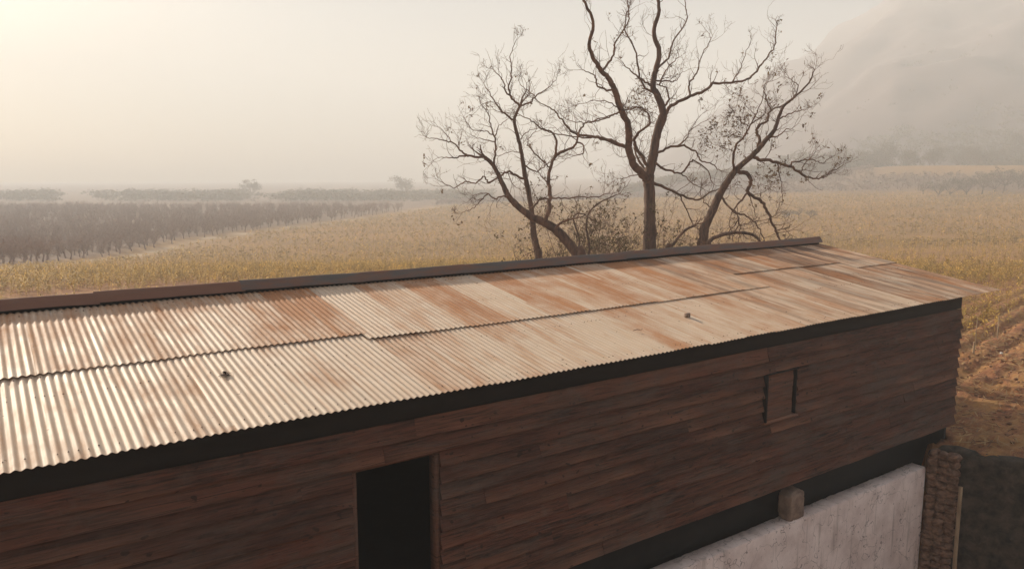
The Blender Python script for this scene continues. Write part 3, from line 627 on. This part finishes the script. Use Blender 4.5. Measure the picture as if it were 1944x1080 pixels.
T = Tree(23.0, 53)
T.limb([(385, 1010), (395, 960), (405, 880), (450, 780), (490, 690), (540, 610), (580, 560), (680, 470), (740, 400), (790, 340), (810, 280), (840, 210), (900, 160), (980, 80), (1010, 10)], 0.150, 0.012, OB, True, gbase(1325, 510, 23.0), 0.0, 1.0)
for P, a, b in [([(655, 500), (700, 503), (760, 512), (870, 540), (940, 590), (990, 605), (1050, 605), (1110, 570), (1165, 545)], .055, .010), ([(870, 535), (905, 515), (950, 515), (1000, 500), (1050, 525), (1105, 498)], .026, .008), ([(945, 590), (945, 550), (965, 515)], .020, .012), ([(1050, 605), (1080, 600), (1095, 585)], .012, .007),
                ([(700, 450), (705, 390), (690, 330), (750, 290), (760, 240), (830, 210), (890, 165), (920, 100), (870, 60)], .045, .010), ([(755, 210), (738, 150), (730, 110), (750, 75)], .022, .008), ([(560, 580), (570, 440), (620, 380), (660, 310), (720, 270), (740, 240)], .036, .010), ([(650, 330), (600, 290), (570, 260)], .014, .006),
                ([(815, 280), (880, 250), (955, 230)], .022, .008), ([(745, 390), (820, 370), (850, 340), (895, 335)], .022, .008), ([(575, 572), (640, 590), (655, 640), (640, 690), (710, 730), (750, 790), (780, 860), (810, 920), (820, 960)], .062, .026), ([(642, 690), (600, 740), (560, 790), (590, 830), (540, 900)], .030, .012),
                ([(490, 700), (520, 750), (580, 800), (640, 820), (690, 870), (730, 940)], .036, .014), ([(640, 690), (670, 760), (690, 830)], .016, .007), ([(790, 900), (840, 890), (880, 920)], .016, .007), ([(800, 540), (820, 600), (830, 650), (830, 740)], .018, .007), ([(445, 780), (400, 740), (380, 700)], .020, .009),
                ([(660, 310), (700, 220), (745, 80)], .018, .007), ([(660, 250), (615, 185)], .009, .005), ([(590, 830), (600, 900), (590, 950)], .018, .009), ([(560, 790), (540, 850), (560, 950)], .014, .008)]:
    T.limb(P, a, b, OB, leafp=0.14)
T.clump((1200 + 560 / 2.92, 130 + 360 / 2.92), 55, 60); T.clump((1200 + 770 / 2.92, 130 + 630 / 2.92), 36, 36); T.clump((1200 + 420 / 2.92, 130 + 380 / 2.92), 26, 14)
T.finish('bare tree leaning right with a long level branch, right of the tallest trunk', GT)

T = Tree(21.8, 61)
T.limb([(425, 1020), (430, 960), (470, 932), (560, 910), (640, 915), (690, 935), (720, 980), (740, 1040)], .060, .030, OB, True, gbase(1347, 510, 21.8), 0.1, 0.6)
T.limb([(560, 912), (600, 870), (640, 860)], .016, .007, OB)
T.finish('low dark branch arching over behind the far end of the ridge', GT)
T = Tree(21.8, 67)
T.limb([(190, 1030), (220, 985), (270, 920), (305, 890), (342, 872)], .045, .030, OB, True, gbase(1262, 510, 21.8), 0.0, 0.3)
T.limb([(340, 872), (365, 885), (375, 930)], .014, .007, OB)
T.finish('short reddish leaning stump branch between the tallest and the right leaning tree', GT)

# ------------------------------------------------------------------ scrub under the trees
def bush(px, D, h, seed, nst, label, leafy=0.5, spread=0.5, topleaf=0):
    rg = np.random.RandomState(seed); b = gbase(px, 500, D); b = np.array(b); st = MB(); lv = MB()
    for k in range(nst):
        d = unit(np.array([rg.normal(0, spread), rg.normal(0, spread), 1.0])); p = b + np.array([rg.normal(0, 0.15), rg.normal(0, 0.15), 0]); L = h * rg.uniform(0.6, 1.0)
        pts = [p]; q = p.copy(); n = 9
        for j in range(n): d = unit(d + rg.normal(0, 0.16, 3)); q = q + d * L / n; pts.append(q)
        r = rg.uniform(0.012, 0.028); rad = np.linspace(r, 0.005, n + 1); tube(st, pts, rad, 5, [rg.rand(), 0, 0, 1])
        for j in range(3, n + 1):
            for _ in range(2):
                s_ = unit(rg.normal(0, 1, 3)); grow(st, pts[j], unit(d + s_), rg.uniform(0.35, 0.9) * h / 4, rad[j] * 0.5, 2, rg, lv, leafy * (1 if j > 5 else 0.4), 0.35, 4, 0.7)
    root = empty('shrub', b); tag(root, label, 'shrub', 'scrubby shrubs between the bare trees')
    o = st.build('stems', M['twig'], root, True); o.location = -root.location
    if lv.n: o = lv.build('leaves', M['bushleaf'], root); o.location = -root.location
bush(1075, 24.5, 5.0, 101, 18, 'tall dark leafy shrub just right of the left leaning trunk', .75, .22)
bush(1130, 26.0, 4.7, 102, 18, 'wide twiggy shrub midway between the left leaning trunk and the tallest tree', .35, .40)
bush(1185, 25.5, 4.9, 103, 16, 'thin leafy shrub close to the left side of the tallest trunk', .55, .26)
bush(1045, 22.5, 3.0, 104, 8, 'low twiggy shrub between the two left trunks', .12, .35)
bush(1160, 23.0, 3.2, 105, 14, 'low tangled bare shrub rising in front of the other scrub', .08, .6)
bush(1285, 25.5, 3.8, 106, 8, 'sparse shrub between the tallest trunk and the right leaning tree', .35, .3)
bush(1400, 26.5, 3.6, 107, 8, 'sparse shrub under the right leaning tree', .35, .35)
T = Tree(23.2, 71)
T.limb([(1105, 520), (1118, 480), (1117, 455), (1113, 430), (1118, 405), (1138, 385), (1170, 370)], .045, .016, None, True, gbase(1117, 520, 23.2), 0.1, 0.9)
T.limb([(1093, 500), (1100, 460), (1096, 440), (1089, 420), (1092, 408), (1106, 406), (1116, 412)], .030, .016, None, True, None, 0.0, 0.5)
T.finish('small twisted sapling with a looped stem rising out of the scrub', GT)

# ------------------------------------------------------------------ crop field
def scatter(mb, P, tmpl, rg, hmin, hmax, tint_lo=0.0, tint_hi=1.0, wide=1.0):
    """copies of small plant templates at the points P, each turned and sized on its own"""
    k = len(P); which = rg.randint(0, len(tmpl), k); ang = rg.uniform(0, 2 * math.pi, k); h = rg.uniform(hmin, hmax, k); tn = np.clip(rg.normal(0.5 * (tint_lo + tint_hi), 0.28, k), 0, 1)
    lx, ly = rg.normal(0, 0.10, k), rg.normal(0, 0.10, k)
    for t in range(len(tmpl)):
        m = which == t; V_, F_, c_ = tmpl[t]; n = m.sum()
        if not n: continue
        ca, sa = np.cos(ang[m])[:, None], np.sin(ang[m])[:, None]; hh = h[m][:, None]
        X = (V_[None, :, 0] * ca - V_[None, :, 1] * sa) * hh * wide + lx[m][:, None] * V_[None, :, 2] * hh; Y = (V_[None, :, 0] * sa + V_[None, :, 1] * ca) * hh * wide + ly[m][:, None] * V_[None, :, 2] * hh; Zq = V_[None, :, 2] * hh
        W_ = np.stack([X + P[m, 0][:, None], Y + P[m, 1][:, None], Zq + P[m, 2][:, None]], -1).reshape(-1, 3)
        Fq = (F_[None] + (np.arange(n) * len(V_))[:, None, None]).reshape(-1, F_.shape[1])
        cc = np.zeros((n, len(V_), 4)); cc[..., 0] = np.clip(tn[m][:, None] + c_[None], 0, 1); cc[..., 3] = 1
        mb.add(W_, Fq, cc.reshape(-1, 4))
def plant(rg, nl, w, lw):
    V_, F_, c_ = [], [], []
    def quad(a, b, c, d, t): i = len(V_); V_.extend([a, b, c, d]); F_.append((i, i + 1, i + 2, i + 3)); c_.extend([t] * 4)
    for k in range(2):
        a = k * math.pi / 2; dx, dy = math.cos(a) * w, math.sin(a) * w; quad((-dx, -dy, 0), (dx, dy, 0), (dx * .5, dy * .5, 1), (-dx * .5, -dy * .5, 1), 0.1)
    for k in range(nl):
        z0 = rg.uniform(0.15, 0.85); a = rg.uniform(0, 2 * math.pi); L = rg.uniform(0.2, 0.5); up_ = rg.uniform(-0.05, 0.24); dx, dy = math.cos(a), math.sin(a); px_, py_ = -dy * lw, dx * lw
        m1 = (dx * L * .5, dy * L * .5, z0 + up_); e = (dx * L, dy * L, z0 + up_ * .6 - 0.08); t = rg.uniform(-0.35, 0.25)
        quad((0, 0, z0 - .01), (m1[0] + px_, m1[1] + py_, m1[2]), e, (m1[0] - px_, m1[1] - py_, m1[2] - .01), t)
    return np.array(V_), np.array(F_), np.array(c_)
rg = np.random.RandomState(3)
tn_ = [plant(rg, rg.randint(8, 14), 0.010, 0.044) for _ in range(10)]
tm_ = [plant(rg, 7, 0.014, 0.055) for _ in range(6)]
tf_ = [plant(rg, 4, 0.03, 0.13) for _ in range(5)]
def field_points(r0, r1, along, rowstep, keep, jit):
    Pm = np.arange(-40, 300, rowstep) + R0 + ROWS * 0.5; out = []
    for p in Pm:
        q = np.arange(-260, 300, along); q = q + rg.uniform(-jit, jit, len(q)); pp = p + rg.normal(0, 0.05 * rowstep, len(q))
        uu = q * cr_ - pp * sr_; vv = q * sr_ + pp * cr_; x, y = view_xy(uu, vv); r = np.hypot(x, y)
        az = np.degrees(np.arctan2(x, y)); ok = (r > r0) & (r < r1) & (y > 4) & (np.abs(az) < 39) & (x > xb(y) + 0.6) & (rg.rand(len(q)) < keep)
        ok &= ~((uu > -4) & (uu < 17.3) & (vv < 16.2)); ok &= (pp > 6.5) & (y > 8) & (y < ylim(x))
        pk = sstep(7, 11, pp); ok &= rg.rand(len(q)) < (0.55 + 0.45 * pk)
        out.append(np.stack([uu[ok], vv[ok]], -1))
    P = np.concatenate(out); patch = np.array([nz(a * 0.09, b * 0.09, 3) + 0.6 * nz(a * 0.3, b * 0.3, 8) for a, b in P]); P = P[patch > -0.34 + 0.16 * rg.normal(0, 1, len(P))]
    return np.concatenate([P, base_z(P[:, 0], P[:, 1])[:, None]], 1)
mb = MB()
P = field_points(12, 62, 0.10, ROWS, 0.75, 0.14); scatter(mb, P, tn_, rg, 0.22, 0.78, 0.0, 0.95); n_a = len(P)
P = field_points(40, 125, 0.48, ROWS, 0.72, 0.2); scatter(mb, P, tm_, rg, 0.3, 0.75, 0.0, 0.9); n_b = len(P)
P = field_points(95, 310, 0.9, ROWS * 2, 0.8, 0.5); scatter(mb, P, tf_, rg, 0.4, 0.85, 0.0, 0.8, 1.5); n_c = len(P)
tag(mb.build('crop_field_plants', M['crop']), kind='stuff')
print('crop', n_a, n_b, n_c)
mb = MB(); k = 9000; x = rg.uniform(-30, 200, k); y = rg.uniform(215, 345, k); az = np.degrees(np.arctan2(x, y)); ok = (y > ylim(x) + 1) & (az < 38) & ~((np.hypot(x, y) > 305) & (az > 25)); x, y = x[ok], y[ok]; uu, vv = to_uv(x, y)
scatter(mb, np.stack([uu, vv, base_z(uu, vv)], -1), tf_, rg, 0.9, 1.6, 0.0, 0.8, 1.6)
tag(mb.build('far_vineyard', M['orch']), kind='stuff')
# straw and dead stalks lying on the soil by the shed
mb = MB(); k = 30000; uu = rg.uniform(15, 42, k); vv = rg.uniform(-3, 22, k); ok = (uu > edge_u(vv) + 0.55) & ~((uu < 16.1) & (vv > 7)); uu, vv = uu[ok], vv[ok]
dn = np.array([nz(a * 0.5, b * 0.5, 11) for a, b in zip(uu, vv)]); ok = dn + rg.normal(0, .2, len(uu)) > -0.1; uu, vv = uu[ok], vv[ok]
P_ = (-uu * sr_ + vv * cr_); wb = np.array([nz(a * 0.25, b * 0.25) for a, b in zip(uu, vv)])
nr_ = (1 - sstep(16, 34, vv)) * sstep(10, 14, uu); zz = base_z(uu, vv) - 0.095 * nr_ * (np.clip(np.cos((P_ - R0 + 0.12 * wb) * 2 * math.pi / ROWS), -0.4, 1) * (1 + 0.8 * wb)) * sstep(4.4, 5.2, P_) * (1 - 0.6 * sstep(7.5, 9.5, P_)) + 0.10 * nr_ * wb
for a, b, z in zip(uu, vv, zz):
    an = rg.normal(ROW + 0.2, 0.8); L = rg.uniform(0.03, 0.20); w_ = rg.uniform(0.004, 0.013); dx, dy = math.cos(an), math.sin(an); ti = rg.uniform(-0.03, 0.05); z = z + 0.035
    mb.add([(a - dx * L - dy * w_, b - dy * L + dx * w_, z), (a - dx * L + dy * w_, b - dy * L - dx * w_, z), (a + dx * L + dy * w_, b + dy * L - dx * w_, z + ti), (a + dx * L - dy * w_, b + dy * L + dx * w_, z + ti), (a, b, z + 0.012 + ti * .5)], [(0, 1, 4), (1, 2, 4), (2, 3, 4), (3, 0, 4)], [np.clip(rg.normal(.55, .3), 0, 1), 0, 0, 1])
tag(mb.build('dry_straw', M['straw']), kind='stuff')
# clods of soil
mb = MB(); cl = MB()
for k in range(1900):
    a = rg.uniform(15.4, 34); b = rg.uniform(-1, 12)
    if a < float(edge_u(np.array(b))) + 0.5 or (a < 16.2 and b > 7): continue
    s_ = rg.uniform(0.012, 0.05) * (1.6 if rg.rand() < 0.05 else 1); rock(mb, a, b, gz(a, b) + s_ * 0.3, s_ * 1.2, s_, s_ * 0.75, k * 1.7, 1)
M['clod'] = mat_simple('soil_clod', (0.16, 0.075, 0.04), (0.38, 0.21, 0.11), 5, 0.95, 0.4)
tag(mb.build('soil_clods', M['clod'], smooth=True), kind='stuff')

tb_ = MB()
for k in range(420):
    a = rg.uniform(15.5, 30); b = rg.uniform(-1.5, 9)
    if a < float(edge_u(np.array(b))) + 0.55 or (a < 16.2 and b > 7): continue
    z = gz(a, b) + .06; an = rg.normal(ROW, .9); L = rg.uniform(.08, .45); q = [(a + math.cos(an) * L * t + rg.normal(0, .015), b + math.sin(an) * L * t + rg.normal(0, .015), z + rg.uniform(-.02, .05)) for t in (-.5, -.2, .1, .5)]
    tube(tb_, q, [.006, .006, .005, .003], 4, [rg.rand() * .5, 0, 0, 1])
tag(tb_.build('fallen_twigs', M['twig']), kind='stuff')

# stakes in the furrows
GS = 'wooden stakes in the furrows beside the shed'
for px, py, h, r, lab in ((1848, 672, .37, .030, 'short stout wooden stake in the furrow, nearest the shed wall'), (1893, 645, .80, .018, 'tall thin pale stake to the right of the short stout one'), (1852, 650, .80, .012, 'thin leaning stake directly behind the short stout one'), (1720, 545, 0.5, .018, None), (1788, 520, .7, .016, 'thin stake standing in the crop far behind the roof corner')):
    if lab is None: continue
    x = (px - 972) / FPX; d = 21.0
    for _ in range(30):
        p = at(px, py, d); e = p[2] - gz(p[0], p[1]); d += e * 2.6
    p = at(px, py, d); z = gz(p[0], p[1]); m = MB(); lx = rg.uniform(-.04, .04)
    tube(m, [(p[0], p[1], z - .12), (p[0] + lx * .5, p[1], z + h * .5), (p[0] + lx, p[1], z + h)], [r, r * .95, r * .85], 7, None, .06)
    n_ = len(m.v[0]); m.add(m.v[0][-7:], [(0, 1, 2, 3, 4, 5, 6)])
    o = m.build('stake', M['post'], loc=(p[0], p[1], z)); tag(o, lab, 'stake', GS)
p = at(1901, 670, 22.4); m = MB(); zz_ = gz(p[0], p[1]); rock(m, p[0], p[1], zz_ + .02, .055, .045, .035, 2.2, 1); o = m.build('scrap', M['white'], loc=(p[0], p[1], zz_)); tag(o, 'small white scrap lying in the furrow shadow past the stakes', 'scrap')
p = at(1850, 838, 17.5)

# ------------------------------------------------------------------ orchard beyond the crop, on the left
def mesh_bare(seed, h, nw):
    rg2 = np.random.RandomState(seed); tr, cr2 = MB(), MB(); n = 5; pts = [np.zeros(3)]; q = np.zeros(3)
    for k in range(4): q = q + [rg2.normal(0, .06), rg2.normal(0, .06), h * 0.075]; pts.append(q)
    tube(tr, pts, [.13, .11, .10, .095, .08], 6, [rg2.rand() * .4, 0, 0, 1])
    for k in range(nw):
        a = rg2.uniform(0, 2 * math.pi); d = unit(np.array([math.cos(a) * rg2.uniform(.2, 1.1), math.sin(a) * rg2.uniform(.2, 1.1), 1.0])); p = q - [0, 0, rg2.uniform(0, .3)]; L = h * rg2.uniform(.35, .62); ps_ = [p]
        for j in range(4): d = unit(d + rg2.normal(0, .2, 3) + [0, 0, .1]); p = p + d * L / 4; ps_.append(p)
        tube(cr2, ps_, [.045, .035, .025, .018, .01], 3, [rg2.rand(), 0, 0, 1])
        for t in range(11):
            j = rg2.randint(1, 5); s_ = unit(ps_[j] - ps_[j - 1] + rg2.normal(0, .75, 3) + [0, 0, .3]); l2 = rg2.uniform(.4, 1.1); sd = unit(np.cross(s_, rg2.normal(0, 1, 3))) * rg2.uniform(.010, .022); b = ps_[j]
            mid = b + s_ * l2 * .5 + rg2.normal(0, .06, 3); cr2.add([b - sd, b + sd, mid + sd, mid - sd, b + s_ * l2], [(0, 1, 2, 3), (3, 2, 4, 4)] if False else [(0, 1, 2, 3)], [rg2.rand(), 0, 0, 1]); e = b + s_ * l2
            cr2.add([mid - sd, mid + sd, e + sd * .3, e - sd * .3], [(0, 1, 2, 3)], [rg2.rand(), 0, 0, 1])
    return tr, cr2
pts = []
for y in np.arange(44, 246, 3.3):
    for x in np.arange(-230, 0, 2.9):
        xx, yy = x + rg.normal(0, .25), y + rg.normal(0, .25)
        if xx < xb(yy) - 3.6 and math.degrees(math.atan2(xx, yy)) > -37: pts.append((xx, yy))
pts.sort(key=lambda q: (q[1] * 0.35 - (q[0] - xb(q[1]))) + q[1] * 0.25)
near_, far_ = pts[:285], pts[285:]
protos = []
for k in range(5):
    tr, cr2 = mesh_bare(40 + k, 3.2, 17); root = empty('orchard_tree'); a = tr.build('trunk', M['orch'], root, True); b = cr2.build('crown', M['orch'], root); protos.append(root)
GO = 'bare orchard trees beyond the crop field on the left'
LO = 'small bare brownish orchard tree in the hazy orchard rows beyond the crop field'
for k, (x, y) in enumerate(near_):
    o = protos[k] if k < 5 else copy_tree(protos[k % 5]); u_, v_ = to_uv(x, y); o.location = (u_, v_, gz(u_, v_) - .05); o.rotation_euler = (0, 0, rg.uniform(0, 6.28)); f = rg.uniform(.8, 1.15); o.scale = (f, f, f * rg.uniform(.9, 1.1)); tag(o, LO, 'tree', GO)
mb = MB(); tm2 = []
for k in range(4):
    tr, cr2 = mesh_bare(80 + k, 3.5, 10); mm = MB(); 
    for q, f, c in zip(tr.v + cr2.v, tr.f + cr2.f, tr.c + cr2.c): pass
    V_ = np.concatenate(tr.v + cr2.v); vo = np.concatenate([f for f in tr.f]); fo = np.concatenate(cr2.f) + tr.n; tm2.append((V_ / 3.5, np.concatenate([vo, fo]), np.concatenate(tr.c + cr2.c)[:, 0] - .5))
far_ = [q for q in far_ if q[1] < 150 or rg.rand() < (.75 if q[1] < 285 else .5)]
P = np.array([(*to_uv(x, y), 0) for x, y in far_]); P[:, 2] = base_z(P[:, 0], P[:, 1]) - .05; scatter(mb, P, tm2, rg, 3.0, 4.0, 0.2, 0.8)
o = mb.build('orchard_woods', M['orch']); tag(o, kind='stuff'); print('orchard', len(near_), len(far_))

# ------------------------------------------------------------------ far trees in the haze
def far_tree(seed, h, wd, flat, n, gaps=0.0, low=0.28, lsz=0.2):
    rg2 = np.random.RandomState(seed); tr, cr2 = MB(), MB(); q = np.array([0, 0, -0.3]); pts = [q]
    for k in range(4): q = q + [rg2.normal(0, .08), rg2.normal(0, .08), h * low / 3.2]; pts.append(q)
    tube(tr, pts, np.linspace(.05, .032, 5) * h * .8, 7, [.4, 0, 0, 1])
    for k in range(8):
        a = k * .8 + rg2.uniform(0, .8); R_ = wd * rg2.uniform(.25, .48); e = np.array([math.cos(a) * R_, math.sin(a) * R_, h * rg2.uniform(.30 + .25 * flat, .9)]); m_ = (q + e) / 2 + [0, 0, -.04 * h]
        tube(tr, [q, m_, e], [.02 * h, .012 * h, .005 * h], 4, [.4, 0, 0, 1])
        nb = rg2.randint(3, 7)
        for b in range(nb):
            c = e + rg2.normal(0, 1, 3) * [wd * .13, wd * .13, h * .10 * (1 - flat * .6)]; s_ = wd * rg2.uniform(.05, .13)
            tube(tr, [m_, (m_ + c) / 2 + rg2.normal(0, .1, 3), c], [.007 * h, .005 * h, .003 * h], 3, [.4, 0, 0, 1])
            for l in range(int(n / 8 / nb)):
                p = c + rg2.normal(0, 1, 3) * [s_, s_, s_ * (.75 - .35 * flat)]; A_ = unit(rg2.normal(0, 1, 3)) * lsz * rg2.uniform(.5, 1.2); B_ = unit(np.cross(A_, rg2.normal(0, 1, 3))) * lsz * rg2.uniform(.3, .7)
                cr2.add([p - A_, p - B_, p + A_, p + B_], [(0, 1, 2, 3)], [np.clip(rg2.normal(.5, .3), 0, 1), 0, 0, 1])
    return tr, cr2
def far_proto(name, *a):
    tr, cr2 = far_tree(*a); root = empty(name); tr.build('trunk', M['twig'], root, True); cr2.build('crown', M['farleaf'], root); return root
kinds = {'flat': [far_proto('flat_topped_tree', 300 + k, 6.5, 8.5, .7, 1300, 0, .12) for k in range(3)], 'round': [far_proto('broad_tree', 310 + k, 9.0, 8.0, .2, 1900, 0, .08, .32) for k in range(3)], 'thin': [far_proto('thin_tree', 320 + k, 7.0, 6.0, .5, 420) for k in range(2)]}
used = set()
def put(kind, k, x, y, f, label, group, dz=0.0):
    src = kinds[kind][k % len(kinds[kind])]
    if src.name in used: o = copy_tree(src)
    else: o = src; used.add(src.name)
    u_, v_ = to_uv(x, y); z = max(gz(u_, v_), hill_at(x, y) - .5 if math.hypot(x, y) > 345 and math.atan2(x, y) > .14 else -99); o.location = (u_, v_, z + dz); o.rotation_euler = (0, 0, rg.uniform(0, 6.28)); o.scale = (f, f, f * rg.uniform(.92, 1.08)); tag(o, label, 'tree', group); return o
def byp(px, y): return ((px - 972) / FPX * y * 1.0, y)
# beyond the orchard, left and centre
for j, (px, y, f, kd, lab) in enumerate([(482, 430, 1.05, 'round', 'tall rounded tree fading in the haze beyond the orchard on the left'), (583, 400, .80, 'flat', 'spreading hazy tree on the far orchard edge, leftmost of the open crowned row'), (609, 405, .66, 'thin', 'second crown in the hazy open crowned row at the orchard edge'),
        (640, 410, .66, 'flat', 'third crown in the hazy open crowned row at the orchard edge'), (668, 402, .7, 'thin', 'last and thinnest crown in the hazy row at the orchard edge'), (768, 440, 1.2, 'round', 'tall faint tree alone in the haze left of the bare trees')]):
    x, y = byp(px, y); o = put(kd, j, x, y, f, lab, 'hazy trees beyond the orchard')
# group on the right, at the far edge of the field
gl = ['leftmost low tree of the clump at the right end of the field edge', 'spreading tree second from the left in the right field edge clump', 'tree with a dense low crown in the right field edge clump', 'wide flat tree near the middle of the right field edge clump', 'thin upright tree in the middle of the right field edge clump', 'dark crowned tree right of the middle in the field edge clump', 'taller open tree in the right part of the field edge clump', 'flat tree close to the right end of the field edge clump', 'outermost tree of the field edge clump, cut by the photo edge']
for j, (px, f, kd) in enumerate([(1748, .55, 'thin'), (1775, .75, 'flat'), (1800, .8, 'flat'), (1828, .85, 'flat'), (1858, .85, 'thin'), (1880, .95, 'flat'), (1898, 1.05, 'thin'), (1925, .95, 'flat'), (1950, .9, 'flat')]):
    x, y = byp(px, rg.uniform(224, 238)); put(kd, j, x, y, f, gl[j], 'tree clump at the right field edge')
for j, (px, yy, f) in enumerate([(1490, 150, .33), (1515, 152, .30), (1538, 151, .26)]):
    x, y = byp(px, yy); put('thin' if j == 1 else 'flat', j, x, y, f, ['low dark bush at the end of the level bare branch', 'low bush, middle of three in the far field', 'smallest low bush, right of the other two in the far field'][j], 'bushes in the far field')
# tree line at the foot of the hill
for j in range(40):
    px = 1425 + j * 13 + rg.uniform(-8, 8); x, y = byp(px, rg.uniform(300, 345)); put('round' if j % 3 else 'flat', j, x, y, rg.uniform(.55, 1.0) * (1.25 if j in (7, 8, 20) else 1), 'hazy tree in the dark tree line at the foot of the hill', 'tree line at the foot of the hill')
mb = MB(); P = []
for k in range(1700):
    px = -150 + 1080 * rg.rand(); y = rg.uniform(330, 430); x = (px - 972) / FPX * y
    if nz(px * .011, 3.3) + rg.normal(0, .12) > -0.05: u_, v_ = to_uv(x, y); P.append((u_, v_, gz(u_, v_) - .6))
P = np.array(P); FAR_BAND = P
# scrub on the slopes: a mass nobody could count
mb = MB(); P = []
while len(P) < 3000:
    a = math.radians(rg.uniform(8, 40)); r_ = rg.uniform(345, 345 + 260 * rg.rand()); x, y = r_ * math.sin(a), r_ * math.cos(a)
    if nz(x * .02, y * .02, 4) + rg.normal(0, .15) > -0.05: P.append((*to_uv(x, y), hill_at(x, y) - .6))
P = np.array(P); tb = []
for k in range(3):
    tr, cr2 = far_tree(500 + k, 1.0, 1.1, .2, 70, 0, .15, .13); tb.append((np.concatenate(cr2.v), np.concatenate(cr2.f), np.concatenate(cr2.c)[:, 0] - .5))
m2 = MB(); scatter(m2, FAR_BAND, tb, rg, 0.8, 4.6, 0.5, 1.0, 1.6); tag(m2.build('distant_thicket', M['farleaf']), kind='stuff')
scatter(mb, P, tb, rg, 1.5, 4.5, 0.5, 1.0); tag(mb.build('hillside_scrub', M['farleaf']), kind='stuff')
# ------------------------------------------------------------------ haze
def add_haze():
    m = MB(); c0 = (230, 260); m.box(-620, 1260, -330, 1260, -14, 168)
    mat = bpy.data.materials.new('thin_haze'); mat.use_nodes = True; t = mat.node_tree; t.nodes.remove(t.nodes['Principled BSDF'])
    pv = t.nodes.new('ShaderNodeVolumePrincipled'); pv.inputs['Color'].default_value = (*HAZE_COL, 1); pv.inputs['Density'].default_value = HAZE_DENSITY; pv.inputs['Anisotropy'].default_value = HAZE_G
    t.links.new(pv.outputs[0], t.nodes['Material Output'].inputs['Volume'])
    o = m.build('haze', mat); tag(o, kind='stuff')
add_haze()
